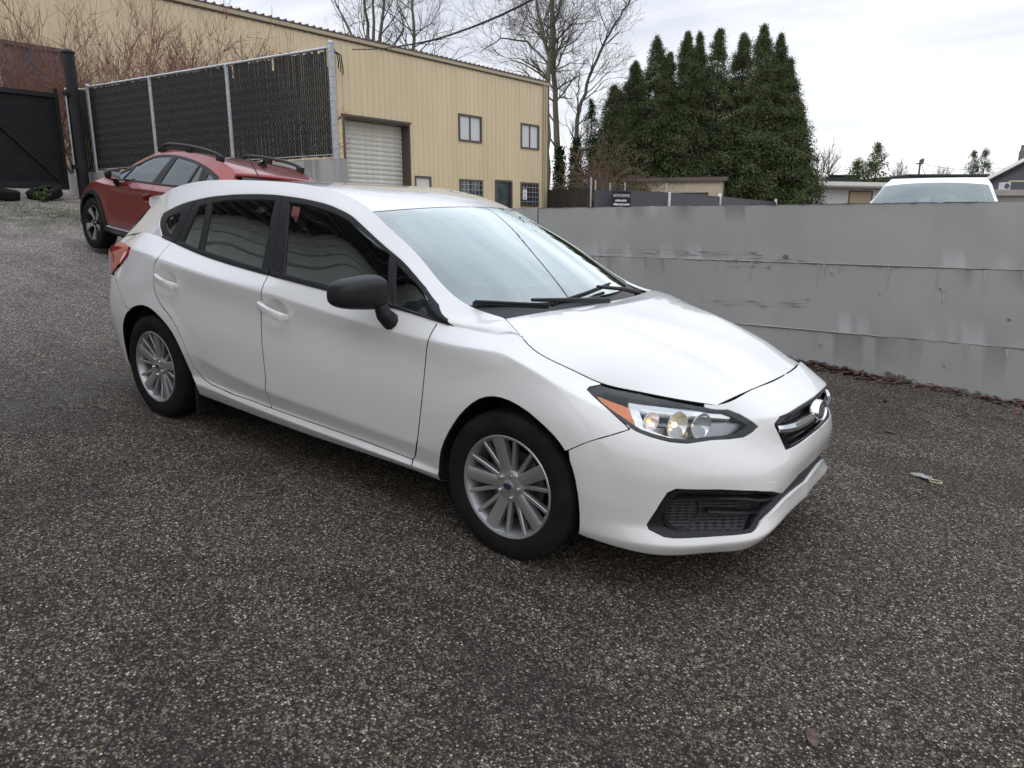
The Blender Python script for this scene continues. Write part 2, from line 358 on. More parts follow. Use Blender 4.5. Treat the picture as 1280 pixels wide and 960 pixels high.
def hermv(P,ten,nv):
    """P[...,K,3] control rows -> dense rows; ten[k]=smoothness of row k (0 = crease)"""
    K=P.shape[1]; d=np.linalg.norm(np.diff(P,axis=1),axis=2).mean(0); t=np.concatenate([[0],np.cumsum(d)]); t/=t[-1]
    tt=np.linspace(0,1,nv); k=np.clip(np.searchsorted(t,tt,side='right')-1,0,K-2); h=np.diff(t)
    sl=np.diff(P,axis=1)/h[None,:,None]
    mL=np.zeros_like(P); mR=np.zeros_like(P)
    for i in range(K):
        l=sl[:,max(i-1,0)]; r=sl[:,min(i,K-2)]
        wl=h[min(i,K-2)]; wr=h[max(i-1,0)]
        c=(l*wl+r*wr)/(wl+wr)
        mL[:,i]=ten[i]*c+(1-ten[i])*l; mR[:,i]=ten[i]*c+(1-ten[i])*r
    s=((tt-t[k])/h[k])[None,:,None]; hk=h[k][None,:,None]
    return (P[:,k]*(2*s**3-3*s**2+1)+mR[:,k]*hk*(s**3-2*s**2+s)+P[:,k+1]*(-2*s**3+3*s**2)+mL[:,k+1]*hk*(s**3-s**2)), t
LOW=[
 [(-2.05,0,.22),(-2.10,0,.25),(-2.12,0,.30),(-2.13,0,.36),(-2.15,0,.45),(-2.185,0,.60),(-2.18,0,.76),(-2.16,0,.90),(-2.05,0,1.05)],
 [(-2.02,.40,.22),(-2.07,.42,.25),(-2.09,.43,.30),(-2.10,.43,.36),(-2.12,.44,.45),(-2.16,.45,.60),(-2.155,.45,.76),(-2.14,.45,.90),(-2.03,.42,1.05)],
 [(-1.93,.66,.22),(-1.96,.68,.25),(-1.98,.69,.30),(-1.99,.69,.36),(-2.02,.705,.45),(-2.075,.715,.60),(-2.085,.705,.76),(-2.105,.70,.93),(-1.99,.655,1.03)],
 [(-1.84,.73,.22),(-1.85,.785,.235),(-1.87,.79,.28),(-1.89,.795,.34),(-1.91,.808,.43),(-1.955,.815,.60),(-1.955,.79,.77),(-1.95,.75,.955),(-1.87,.675,1.045)],
 [(-1.68,.76,.21),(-1.69,.832,.225),(-1.69,.845,.27),(-1.69,.852,.33),(-1.69,.862,.42),(-1.69,.872,.58),(-1.69,.852,.78),(-1.69,.797,.985),(-1.67,.703,1.08)],
 [(-1.335,.76,.20),(-1.335,.84,.22),(-1.335,.86,.265),(-1.335,.865,.33),(-1.335,.875,.43),(-1.335,.880,.62),(-1.335,.870,.80),(-1.335,.846,.975),(-1.335,.738,1.067)],
 [(-.97,.76,.19),(-.97,.832,.209),(-.97,.866,.285),(-.97,.849,.328),(-.97,.872,.46),(-.97,.872,.62),(-.97,.857,.815),(-.97,.858,.944),(-.97,.770,1.023)],
 [(-.60,.75,.185),(-.60,.83,.203),(-.60,.868,.275),(-.60,.843,.310),(-.60,.873,.418),(-.60,.868,.60),(-.60,.853,.80),(-.60,.858,.918),(-.60,.788,.993)],
 [(-.15,.75,.185),(-.15,.83,.200),(-.15,.868,.262),(-.15,.840,.292),(-.15,.873,.38),(-.15,.866,.58),(-.15,.851,.785),(-.15,.857,.896),(-.15,.804,.971)],
 [(.35,.75,.185),(.35,.83,.207),(.35,.866,.255),(.35,.839,.284),(.35,.871,.371),(.35,.866,.57),(.35,.851,.765),(.35,.858,.862),(.35,.811,.949)],
 [(.80,.75,.19),(.80,.83,.214),(.80,.864,.252),(.80,.840,.272),(.80,.869,.362),(.80,.868,.56),(.80,.854,.752),(.80,.859,.843),(.80,.811,.922)],
 [(1.06,.76,.19),(1.06,.835,.213),(1.06,.860,.25),(1.06,.862,.28),(1.06,.872,.37),(1.06,.880,.56),(1.06,.872,.745),(1.06,.868,.845),(1.06,.795,.900)],
 [(1.335,.76,.20),(1.335,.84,.22),(1.335,.86,.25),(1.335,.868,.29),(1.335,.876,.38),(1.335,.884,.57),(1.335,.882,.74),(1.335,.868,.842),(1.335,.768,.886)],
 [(1.60,.76,.19),(1.61,.845,.205),(1.61,.86,.235),(1.61,.866,.29),(1.61,.872,.38),(1.61,.878,.54),(1.61,.868,.67),(1.61,.835,.745),(1.61,.722,.783)],
 [(1.76,.74,.17),(1.79,.818,.190),(1.80,.834,.226),(1.79,.832,.29),(1.79,.840,.38),(1.79,.848,.52),(1.795,.825,.625),(1.80,.775,.70),(1.751,.625,.750)],
 [(1.92,.67,.165),(1.965,.748,.178),(1.985,.768,.230),(1.952,.742,.285),(1.95,.748,.38),(1.95,.755,.50),(1.95,.715,.605),(1.93,.655,.685),(1.853,.577,.739)],
 [(2.08,.50,.170),(2.12,.598,.184),(2.155,.612,.238),(2.118,.590,.29),(2.125,.585,.40),(2.125,.58,.50),(2.10,.53,.600),(2.055,.515,.675),(2.026,.495,.727)],
 [(2.17,.30,.19),(2.225,.458,.192),(2.266,.464,.255),(2.236,.452,.305),(2.25,.435,.42),(2.255,.40,.50),(2.240,.36,.58),(2.21,.36,.690),(2.092,.355,.768)],
 [(2.20,.15,.21),(2.260,.25,.232),(2.28,.25,.268),(2.270,.25,.335),(2.285,.24,.43),(2.298,.22,.51),(2.285,.20,.59),(2.252,.19,.702),(2.118,.19,.775)],
 [(2.21,0,.215),(2.275,0,.248),(2.29,0,.272),(2.28,0,.34),(2.295,0,.435),(2.308,0,.52),(2.295,0,.60),(2.265,0,.708),(2.127,0,.778)],
]
LOWT=[.6,.3,.25,.2,.08,1,1,.18,1]
GRN=[
 [(-1.99,.655,1.03),(-1.82,.615,1.162),(-1.71,.56,1.292)],
 [(-1.67,.703,1.08),(-1.59,.643,1.195),(-1.50,.565,1.362)],
 [(-1.335,.738,1.067),(-1.29,.640,1.285),(-1.20,.565,1.412)],
 [(-.97,.770,1.023),(-.903,.620,1.350),(-.90,.56,1.430)],
 [(-.31,.799,.979),(-.43,.607,1.372),(-.40,.553,1.436)],
 [(.20,.809,.954),(-.10,.610,1.354),(-.08,.552,1.413)],
 [(.50,.812,.943),(.16,.630,1.304),(.20,.572,1.350)],
 [(.64,.812,.936),(.40,.665,1.205),(.40,.612,1.263)],
 [(.80,.811,.922),(.66,.718,1.092),(.65,.660,1.148)],
 [(.94,.803,.902),(.92,.785,.940),(.975,.706,.983)],
 [(1.06,.795,.900),(1.08,.755,.93),(1.152,.68,.950)],
 [(1.20,.772,.902),(1.215,.745,.922),(1.235,.722,.932)],
 [(1.295,.762,.905),(1.296,.761,.906),(1.297,.760,.907)],
]
GRNT=[1,.45,1]
def dense():
    L=np.array(LOW); d=np.linalg.norm(np.diff(L[:,4:8],axis=0),axis=2).mean(1); t=np.concatenate([[0],np.cumsum(d)])
    NU=360; tt=np.linspace(0,t[-1],NU)
    # creases run on the spline rows
    U=nspline(t,L,tt)
    D,_=hermv(U,LOWT,150)
    D=gsm(D,.8,1); D=gsm(D,1.5,0)
    hg=np.array([(1.152,.68,.950),(1.287,.757,.912),(1.365,.777,.873),(1.455,.773,.842),(1.551,.748,.811),(1.637,.703,.775),(1.751,.625,.750),(1.853,.577,.739),(2.026,.495,.727)])
    dg=np.concatenate([[0],np.cumsum(np.linalg.norm(np.diff(hg,axis=0),axis=1))]); hg=nspline(dg/dg[-1],hg,np.linspace(0,1,400))
    for i in range(NU):
        x=D[i,-1,0]
        if 1.20<x<2.02 and D[i,-1,1]>.48:
            q=min(1,(x-1.20)/.09)*min(1,(2.02-x)/.05); w=np.clip((np.arange(150)-118)/31,0,1)**1.5
            D[i,:,1]+=w*q*(np.interp(x,hg[:,0],hg[:,1])-D[i,-1,1]); D[i,:,2]+=w*q*(np.interp(x,hg[:,0],hg[:,2])-D[i,-1,2])
    G=np.array(GRN); d=np.linalg.norm(np.diff(G,axis=0),axis=2).mean(1); t=np.concatenate([[0],np.cumsum(d)])
    U=nspline(t,G,np.linspace(0,t[-1],240)); GD,_=hermv(U,GRNT,70); 
    # convex bulge of glass and rail
    v=np.linspace(0,1,70); 
    GD=gsm(GD,1.6,1)
    # the base of the pillar meets the fender edge and the hood shut line
    top=D[:,-1]; o=np.argsort(top[:,0]); tp=top[o]
    for i in range(len(GD)):
        a=GD[i,0].copy(); b=GD[i,-1].copy(); tv=np.linspace(0,1,70)[:,None]
        if -1.6<a[0]<1.31: a2=np.array([a[0],np.interp(a[0],tp[:,0],tp[:,1]),np.interp(a[0],tp[:,0],tp[:,2])])
        else: a2=a
        b2=b if b[0]<1.153 else np.array([b[0],np.interp(b[0],hg[:,0],hg[:,1])+.0035,np.interp(b[0],hg[:,0],hg[:,2])])
        GD[i]+=(a2-a)*(1-tv)+(b2-b)*tv
    IEND=int(np.argmin(np.abs(GD[:,-1,0]-1.152)))
    # roof + windshield top patch: along the ditch row, across to the centre
    E=GD[:,-1]; E=np.stack([np.interp(np.linspace(0,1,240)*IEND,np.arange(len(E)),E[:,k]) for k in range(3)],1); n=len(E); s=np.linspace(0,1,50)  # s=1 at ditch, 0 centre
    i0=np.linspace(0,1,n)
    # centre line: x,z
    CL=np.array([(-1.90,1.318),(-1.75,1.345),(-1.5,1.375),(-1.2,1.411),(-.8,1.438),(-.4,1.442),(-.05,1.426),(.20,1.399),(.37,1.370)])
    x=E[:,0]
    # windshield centre: shift forward of edge
    wt=.24
    xc=np.where(x<wt, np.interp(x,[-1.73,-.9,-.4,wt],[-1.9,-.95,-.42,.37]), np.interp(x,[wt,.975,1.15],[.37,1.22,1.40]))
    zr=nspline(CL[:,0],CL[:,1],np.minimum(xc,.37))
    zw=np.interp(xc,[.37,.65,.95,1.22,1.40],[1.375,1.258,1.120,.985,.89])
    zc=np.where(xc<.37,zr,zw)
    c=np.stack([xc,0*xc,zc],1); c=gsm(c,5,0)
    w=(1-s**2.0)[None,:,None]; 
    T=np.empty((n,50,3)); T[...,1]=E[:,None,1]*s[None,:]
    T[...,0]=E[:,None,0]+(c[:,None,0]-E[:,None,0])*(1-s[None,:]**2.2)
    T[...,2]=E[:,None,2]+(c[:,None,2]-E[:,None,2])*(1-s[None,:]**2.2)
    # hood: t 0 cowl ->1 leading edge ; s 0 centre -> 1 gap
    gap=np.array([(1.152,.68,.950),(1.287,.757,.912),(1.365,.777,.873),(1.455,.773,.842),(1.551,.748,.811),(1.637,.703,.775),(1.751,.625,.750),(1.853,.577,.739),(2.026,.495,.727)])
    d=np.linalg.norm(np.diff(gap,axis=0),axis=1); tg=np.concatenate([[0],np.cumsum(d)]); tg/=tg[-1]
    nt=140; ts=np.linspace(0,1,nt); g=nspline(tg,gap,ts)
    cl=nspline(np.array([0,.35,.7,1.]),np.array([(1.285,0,.975),(1.60,0,.930),(1.90,0,.862),(2.127,0,.778)]),ts)
    s=np.linspace(0,1,70)
    H=np.empty((nt,70,3)); H[...,1]=g[:,None,1]*s
    px=2.2; pz=(3.4-.3*ts**3)[:,None]
    H[...,0]=cl[:,None,0]+(g[:,None,0]-cl[:,None,0])*s**px
    H[...,2]=cl[:,None,2]+(g[:,None,2]-cl[:,None,2])*s[None,:]**pz
    # raised centre between two ridges
    hh=H[...,1]; rid=.42-.10*ts[:,None]
    def sst(a,b,x): q=np.clip((x-a)/(b-a),0,1); return q*q*(3-2*q)
    H[...,2]+= .015*(1-sst(rid-.022,rid+.022,hh))*sst(0,.12,ts)[:,None]*(1-sst(.75,1,ts))[:,None]
    return dict(low=D,grn=GD,top=T,hood=H)
# outlines of the panels, in steps along / up the surfaces above
TR={
 'fd':[(236,145.1),(236,142.8),(235.8,138.2),(235.8,133.4),(235.9,128.4),(235.6,123.1),(235.2,117.3),(234.9,108.6),(234.7,99.3),(234.6,91.5),(234.5,84),(234.2,76),(233.8,67.6),(233.3,59.5),(232.9,51.5),(232,44.3),(231.4,40.1),(230.7,36.6),(229.9,33.8),(229.6,32.3)],
 'fsb':[(229.6,32.3),(230.3,27.6),(229.9,15.8)],
 'sillf':[(164.7,30.6),(189.5,31.4),(211,32.2),(229.6,32.3)],
 'bl':[(161.9,148.8),(162.1,138.6),(162.9,128.2),(162.4,118),(161.8,107.1),(161.9,96.3),(162.7,82.7),(163.1,78.6),(163.9,69.4),(164.5,59.8),(164.3,50.1),(164.3,37.9),(164.7,30.6)],
 'rd':[(98.9,146),(99,144.1),(99.2,140.2),(99.6,135.5),(100,130),(99.4,126.3),(98.5,124.1),(98,120.8),(97.8,116.5),(97.9,112.2),(98.1,107.6),(98.6,103.6),(99.4,100.1),(100.7,96.1),(102.6,91.8),(105,87.5),(107.9,83.5),(110.2,79.7),(111.9,75.8),(113.5,71.4),(114.9,66.6),(116.3,61.3),(117.6,55.6),(118.9,49.8),(119.5,45),(120.4,41.1),(121.7,38.2),(123.1,35.4),(124.9,32.8),(127.4,30.9),(129.8,30.1),(131,29.7)],
 'sillr':[(131,29.7),(143.3,28.9),(154.4,30.3),(164.7,30.6)],
 'archf':[(240,16),(240.6,21.8),(240.5,33.5),(241.3,42.4),(242.3,51.3),(243.5,58.1),(245.1,64.7),(246.9,71.1),(248.8,77.3),(250.9,82.7),(253.1,87.3),(255.2,90.8),(257.4,93.3),(259.7,94.9),(262.1,95.7),(264.8,95.8),(267.9,95.2),(270.8,93.9),(273.8,91.4),(276.4,88.7),(278.7,85.6),(280.6,81.8),(282.1,77.6),(283.4,72.3),(284.4,66.2),(285.3,58.9),(286,50.2),(286.4,41.8),(286.6,34.3),(286.6,28.1),(286.3,19.9),(286,16)],
 'archr':[(70,26.3),(70.3,29.6),(70.9,37),(71.3,44.7),(71.4,51.6),(71.9,58.2),(72.7,64.7),(73.9,70.7),(75.4,75.9),(77.2,80),(79.5,83.3),(82.2,85.8),(85.1,87.5),(88.1,88.3),(91.1,88.2),(94,87.1),(96.8,85.3),(99.8,82.4),(103,78.6),(105.8,75),(108.2,71.2),(110.2,67.2),(111.8,62.8),(113.3,57.8),(114.8,52.2),(116,47.1),(116.8,42.4),(117.5,37.2),(118.8,31),(121.7,24.3),(121.1,18.3),(120.4,15.1)],
 'fb':[(282.9,79.9),(284.6,84.2),(295.8,116.9)],
 'hl':[(282.9,137.7),(282.9,141.4),(284.4,147.3),(294.4,147.6),(305.6,146.7),(316.3,144.7),(323.3,141.1),(325.9,134.1),(327.6,126.8),(328.8,122.4),(327.3,118.1),(324.7,113.4),(320.5,110.8),(316.1,110),(310.2,107.8),(305.9,109.2),(301,112.3),(297.3,115.4),(294.6,119.5),(288.9,129.1),(284.2,135.7)],
 'tl':[(52,130),(58.1,136),(74.7,128.6),(73.9,124.3),(68.3,119.1),(61.6,114),(56.1,115.9)],
 'rb':[(61.8,109.8),(67.2,104),(76.6,87.1),(80.2,84.1)],
 'intake':[(340.7,43.4),(329,56),(319.3,62),(309.2,65.6),(307.3,61.6),(305.1,46.2),(303,34.5),(303.4,31.5),(306.7,28.3),(309,27.8),(320.4,27.8),(330.3,27.7),(332.5,29.2),(334.5,31.6),(336.7,32.3),(341.8,34.3)],
 'grl':[(359,129),(344.3,128.9),(335.5,127.9),(333.3,123.6),(333.2,121.4),(336.3,100.9),(341.9,101.2),(350.6,101.4)],
 'fuel':[(85.3,112.3),(85.7,110.1),(85.7,107.8),(85.2,105.7),(84.4,103.9),(83.2,102.7),(81.7,102.2),(80.1,102.4),(78.5,103.2),(76.8,104.6),(75.2,106.4),(73.8,108.5),(72.6,110.6),(71.9,112.8),(71.6,114.8),(71.9,116.5),(72.7,117.9),(74,118.9),(75.8,119.4),(77.7,119.3),(79.7,118.8),(81.6,117.8),(83.2,116.3),(84.5,114.5)],
 'dlo':[(37.9,0.8),(32.6,15.3),(27,40.4),(26.5,49),(35.7,50),(50.2,50),(62.6,50.6),(74.5,50.6),(86.6,50.6),(105.8,51.3),(116.1,51.4),(127.2,51.6),(141.1,51.3),(151.2,50.8),(158.9,51.7),(168.7,50.6),(178.9,49.8),(191.3,50.6),(199.5,55),(206.9,55.2),(213.9,45.4),(215.5,11.7)],
 'divq':[(51.3,49.1),(50.9,1.1)],
 'divb':[(112.2,51),(112.4,26.3),(111.7,2.3)],
 'gq':[(39,14.6),(34.8,26.7),(35.4,37),(45,38.7),(45.9,25.5),(44,8.2),(42.3,9.2)],
 'grq':[(55.6,42.3),(60.1,43.7),(68.1,3.3),(55.1,4.2)],
 'grd':[(62.8,44.1),(70.7,45.8),(88.2,46.3),(107.8,47),(107.7,25.4),(107,3),(91,3.6),(71.1,3.9)],
 'gf':[(117.7,47.1),(127.9,47.6),(141.4,46.7),(150.9,46),(160.5,45.7),(168.7,46.4),(178.5,45.2),(171,0.7),(139.5,2.1),(117.7,3.6),(118,25)],
 'gs':[(181.5,41.6),(189.4,39),(202.9,49.9),(196.8,4.8),(174.6,1.8)],
 'tow':[(330.9,66.1),(335.6,59.1),(337.2,47.3),(331.7,53.4)],
 'hf0':[(164.2,114.6)],
 'hf1':[(179,110.8)],
 'hr0':[(103,115.4)],
 'hr1':[(117.6,110.5)],
 'mir':[(220.9,133.8)],
}
TR['amber']=[(285.2,138.7),(291.8,137),(294,135.8),(297.7,115.5),(294.8,120.6),(289.5,130.7)]
TR['trim']=[(293.2,140.7),(316.4,142.2),(324.0,136.0),(323.2,131.8),(316,135.7),(296.3,137.1),(299.1,119.6),(308.1,111.4),(307.7,109.2),(297.8,115.8)]
PD = dense()
# handle bowls and arch flares pressed into the side before it is cut into panels
def _press():
    D = PD['low']; x, h, z = D[..., 0], D[..., 1], D[..., 2]
    side = (h > 0.80).astype(float)
    for cx, cz in ((-0.165, 0.815), (-1.145, 0.852)):
        q = ((x - cx) / 0.085) ** 2 + ((z - cz) / 0.060) ** 2
        D[..., 1] -= 0.020 * np.exp(-q ** 2) * side
    for cx, cz, r0 in ((1.335, .305, .372), (-1.335, .300, .366)):
        r = np.hypot(x - cx, z - cz); m = np.clip((z - .20) / .2, 0, 1) * np.clip((.80 - z) / .14, 0, 1)
        D[..., 1] += 0.0085 * m * np.clip(1 - (r - r0) / 0.105, 0, 1) ** 0.8 * np.clip((r - r0 + .12) / .06, 0, 1) * np.clip((h - .66) / .12, 0, 1)
    # lower corner crease of the front bumper
_press()
def _norm(D):
    P = D.copy(); P[..., 1] *= -1
    du = np.gradient(P, axis=0); dv = np.gradient(P, axis=1); n = np.cross(du, dv)
    n /= np.maximum(np.linalg.norm(n, axis=2, keepdims=True), 1e-12); return n
NR = {k: _norm(v) for k, v in PD.items()}
for _k in NR:      # outward on every sheet
    P = PD[_k].copy(); P[..., 1] *= -1; c = np.array([0, 0, .55])
    if (NR[_k] * (P - c)).sum() < 0: NR[_k] *= -1
def ev(A, u, v):
    n, m = A.shape[:2]; u = np.clip(u, 0, n - 1.001); v = np.clip(v, 0, m - 1.001); i = u.astype(int); j = v.astype(int); a = (u - i)[:, None]; b = (v - j)[:, None]
    return A[i, j] * (1 - a) * (1 - b) + A[i + 1, j] * a * (1 - b) + A[i, j + 1] * (1 - a) * b + A[i + 1, j + 1] * a * b
def sev(p, uv):
    uv = np.asarray(uv, float).reshape(-1, 2); P = ev(PD[p], uv[:, 0], uv[:, 1]); P[:, 1] *= -1
    N = ev(NR[p], uv[:, 0], uv[:, 1]); N /= np.linalg.norm(N, axis=1, keepdims=True); return P, N
SC = {k: (np.linalg.norm(np.diff(v, axis=0), axis=2).mean(), np.linalg.norm(np.diff(v, axis=1), axis=2).mean()) for k, v in PD.items()}
def inpoly(poly, pts):
    x, y = pts[:, 0], pts[:, 1]; r = np.zeros(len(pts), bool); j = len(poly) - 1
    for i in range(len(poly)):
        xi, yi = poly[i]; xj, yj = poly[j]
        if yi != yj: r ^= ((yi > y) != (yj > y)) & (x < (xj - xi) * (y - yi) / (yj - yi) + xi)
        j = i
    return r
def densify(poly, p, L=0.016):
    su, sv = SC[p]; o = []
    for i in range(len(poly)):
        a = np.array(poly[i], float); b = np.array(poly[(i + 1) % len(poly)], float)
        n = max(1, int(np.hypot((b[0] - a[0]) * su, (b[1] - a[1]) * sv) / L + 0.5))
        o += [a + (b - a) * k / n for k in range(n)]
    o = np.array(o); keep = np.ones(len(o), bool)
    d = np.hypot(*((o - np.roll(o, 1, 0)) * [su, sv]).T); keep &= d > 0.002
    return o[keep]
def inset(poly, p, g, lim):
    """move an outline inward by g metres along the surface, except where it runs on the centre line or a free edge"""
    P, N = sev(p, poly); A = 0.5 * np.sum(poly[:, 0] * np.roll(poly[:, 1], -1) - np.roll(poly[:, 0], -1) * poly[:, 1]); s = 1 if A > 0 else -1
    e = np.roll(poly, -1, 0) - poly; e1 = poly - np.roll(poly, 1, 0); su, sv = SC[p]
    def nn(e):
        m = np.stack([-e[:, 1] * sv, e[:, 0] * su], 1) * s; return m / np.maximum(np.linalg.norm(m, axis=1, keepdims=True), 1e-9)
    a, b = nn(e), nn(e1); m = a + b; m /= np.maximum((m * a).sum(1, keepdims=True), 0.45)
    q = poly + m * g / np.array([su, sv])
    if lim is not None:
        k = lim(poly); q[k] = poly[k]
    return q
class Sheet: pass
def panel(p, outer, holes=(), gap=0.0040, depth=0.006, step=(2, 2), off=0.0, keep=None, both=False, lip=0.0016, hdepth=None, L=0.016):
    """cut a piece out of surface sheet p: returns verts, tris, normals (right side)"""
    su, sv = SC[p]; S = np.array([su, sv])
    po = densify(outer, p, L)
    if gap: po = inset(po, p, gap, keep)
    ph = [densify(h, p, L) for h in holes]
    lo, hi = po.min(0), po.max(0)
    gu = np.arange(math.ceil(lo[0]), hi[0], step[0]); gv = np.arange(math.ceil(lo[1]), hi[1], step[1])
    G = np.stack(np.meshgrid(gu, gv, indexing='ij'), -1).reshape(-1, 2)
    if len(G):
        G = G[inpoly(po, G)]
        for h in ph: G = G[~inpoly(h, G)]
        B = np.concatenate([po] + ph)
        if len(G):
            dmin = np.full(len(G), 9.0)
            for k in range(0, len(B), 64):
                d = np.linalg.norm((G[:, None] - B[None, k:k + 64]) * S, axis=2).min(1); dmin = np.minimum(dmin, d)
            G = G[dmin > 0.0045]
    pts = [po] + ph; E = []; b = 0
    for r in pts:
        n = len(r); E += [(b + i, b + (i + 1) % n) for i in range(n)]; b += n
    UV = np.concatenate(pts + ([G] if len(G) else []))
    res = delaunay_2d_cdt([Vector((a * su, c * sv)) for a, c in UV], E, [], 0, 1e-7)
    V2 = np.array([v[:] for v in res[0]]) / S; T = np.array([f for f in res[2] if len(f) == 3])
    c = V2[T].mean(1); ok = inpoly(po, c)
    for h in ph: ok &= ~inpoly(h, c)
    T = T[ok]; used = np.unique(T); rm = -np.ones(len(V2), int); rm[used] = np.arange(len(used)); V2 = V2[used]; T = rm[T]
    P, N = sev(p, V2)
    # consistent facing
    fn = np.cross(P[T[:, 1]] - P[T[:, 0]], P[T[:, 2]] - P[T[:, 0]]); fl = (fn * N[T[:, 0]]).sum(1) < 0; T[fl] = T[fl][:, ::-1]
    P = P + N * off
    V, Nn, F = [P], [N], [T]
    if depth:
        ed = np.concatenate([T[:, [0, 1]], T[:, [1, 2]], T[:, [2, 0]]]); key = np.sort(ed, 1); key = key[:, 0] * len(P) + key[:, 1]
        uq, inv, cnt = np.unique(key, return_inverse=True, return_counts=True); be = ed[cnt[inv] == 1]
        cen = (np.abs(P[be[:, 0], 1]) < 0.003) & (np.abs(P[be[:, 1], 1]) < 0.003); be = be[~cen]
        if keep is not None:
            k = keep(V2); be = be[~(k[be[:, 0]] & k[be[:, 1]])]
        bv = np.unique(be); out = np.zeros_like(P)
        o = np.cross(P[be[:, 1]] - P[be[:, 0]], N[be[:, 0]]); o /= np.maximum(np.linalg.norm(o, axis=1, keepdims=True), 1e-9)
        np.add.at(out, be[:, 0], o); np.add.at(out, be[:, 1], o); out = out[bv]; out /= np.maximum(np.linalg.norm(out, axis=1, keepdims=True), 1e-9)
        m = -np.ones(len(P), int); m[bv] = np.arange(len(bv)); n0 = len(P); nb = len(bv)
        isH = np.zeros(len(bv), bool)
        dd = np.full(nb, depth)
        if hdepth is not None and len(ph):
            for h in ph:
                hb = densify(h, p, L)
                dmin = np.min(np.linalg.norm((V2[bv][:, None] - hb[None]) * S, axis=2), 1); dd[dmin < 0.004] = hdepth
        r1 = P[bv] + out * lip - N[bv] * lip; r2 = r1 + out * 0.0004 - N[bv] * dd[:, None]
        n1 = N[bv] + out * 1.2; n1 /= np.linalg.norm(n1, axis=1, keepdims=True)
        V += [r1, r2]; Nn += [n1, out]
        a, b_ = be[:, 0], be[:, 1]; ia, ib = m[a], m[b_]
        q1 = np.stack([b_, a, n0 + ia], 1); q2 = np.stack([b_, n0 + ia, n0 + ib], 1); q3 = np.stack([n0 + ib, n0 + ia, n0 + nb + ia], 1); q4 = np.stack([n0 + ib, n0 + nb + ia, n0 + nb + ib], 1)
        F += [q1, q2, q3, q4]
    V, Nn, F = np.concatenate(V), np.concatenate(Nn), np.concatenate(F)
    if both:
        M = np.array([1, -1, 1.]); n0 = len(V); F = np.concatenate([F, F[:, ::-1] + n0]); V = np.concatenate([V, V * M]); Nn = np.concatenate([Nn, Nn * M])
    return V, F, Nn, (len(T), len(be) if depth else 0, both)
def cmesh(name, d, mirror=False):
    V, F, N, info = d
    if mirror: V = V * [1, -1, 1]; N = N * [1, -1, 1]; F = F[:, ::-1]
    me = fast_mesh(name, V, F); me.shade_smooth()
    me.normals_split_custom_set_from_vertices([tuple(n) for n in N])
    nt_, ne, bo = info; h = np.zeros(nt_ + 4 * ne, np.int32); h[nt_ + 2 * ne:] = 1          # folded edges coloured black so the shut lines read as shaded gaps
    if ne: h = np.concatenate([h, h]) if bo else h
    me['edge_faces'] = [int(v) for v in np.flatnonzero(h)] if ne else []
    return me
PAINTS = ('pearl_white_paint', 'red_metallic_paint', 'second_white_paint')
def edge_dark(me):
    L_ = list(me.get('edge_faces', []))
    if L_:
        me.materials.append(M['dark']); a = np.zeros(len(me.polygons), np.int32); a[L_] = 1; me.polygons.foreach_set('material_index', a)
    if 'edge_faces' in me: del me['edge_faces']
def clip_u(poly, lo, hi):
    def cut(P, k, s):
        o = []
        for i in range(len(P)):
            a, b = P[i], P[(i + 1) % len(P)]; ia, ib = (a[0] - k) * s >= 0, (b[0] - k) * s >= 0
            if ia: o.append(a)
            if ia != ib: t = (k - a[0]) / (b[0] - a[0]); o.append((k, a[1] + (b[1] - a[1]) * t))
        return o
    return cut(cut(poly, lo, 1), hi, -1)
def strip(p, A, B, off, thick, both=False, n=40):
    """a raised bar on sheet p between two outlines A and B in surface steps"""
    def rs(L):
        L = np.array(L, float); d = np.concatenate([[0], np.cumsum(np.linalg.norm(np.diff(L, axis=0) * SC[p], axis=1))]); t = np.linspace(0, d[-1], n)
        return np.stack([np.interp(t, d, L[:, 0]), np.interp(t, d, L[:, 1])], 1)
    a, b = rs(A), rs(B); m = (a + b) / 2
    Pa, Na = sev(p, a); Pb, Nb = sev(p, b); Pm, Nm = sev(p, m)
    rows = [Pa + Na * (off - thick), Pa + Na * off, Pm + Nm * (off + thick * .25), Pb + Nb * off, Pb + Nb * (off - thick)]
    V = np.concatenate(rows); F = []
    for r in range(4):
        for i in range(n - 1): F += [(r * n + i, r * n + i + 1, (r + 1) * n + i + 1), (r * n + i, (r + 1) * n + i + 1, (r + 1) * n + i)]
    for e in (0, n - 1): F += [(e, n + e, 2 * n + e), (e, 2 * n + e, 3 * n + e), (e, 3 * n + e, 4 * n + e)]
    F = np.array(F)
    if both:
        n0 = len(V); F = np.concatenate([F, F[:, ::-1] + n0]); V = np.concatenate([V, V * [1, -1, 1]])
    return V, F
def smesh(name, d, mirror=False, sharp=35):
    V, F = d
    if mirror: V = V * [1, -1, 1]; F = F[:, ::-1]
    me = fast_mesh(name, V, F)
    bm = bmesh.new(); bm.from_mesh(me); bmesh.ops.recalc_face_normals(bm, faces=bm.faces); bm.to_mesh(me); bm.free()
    me.shade_smooth(); me.set_sharp_from_angle(angle=R(sharp)); return me

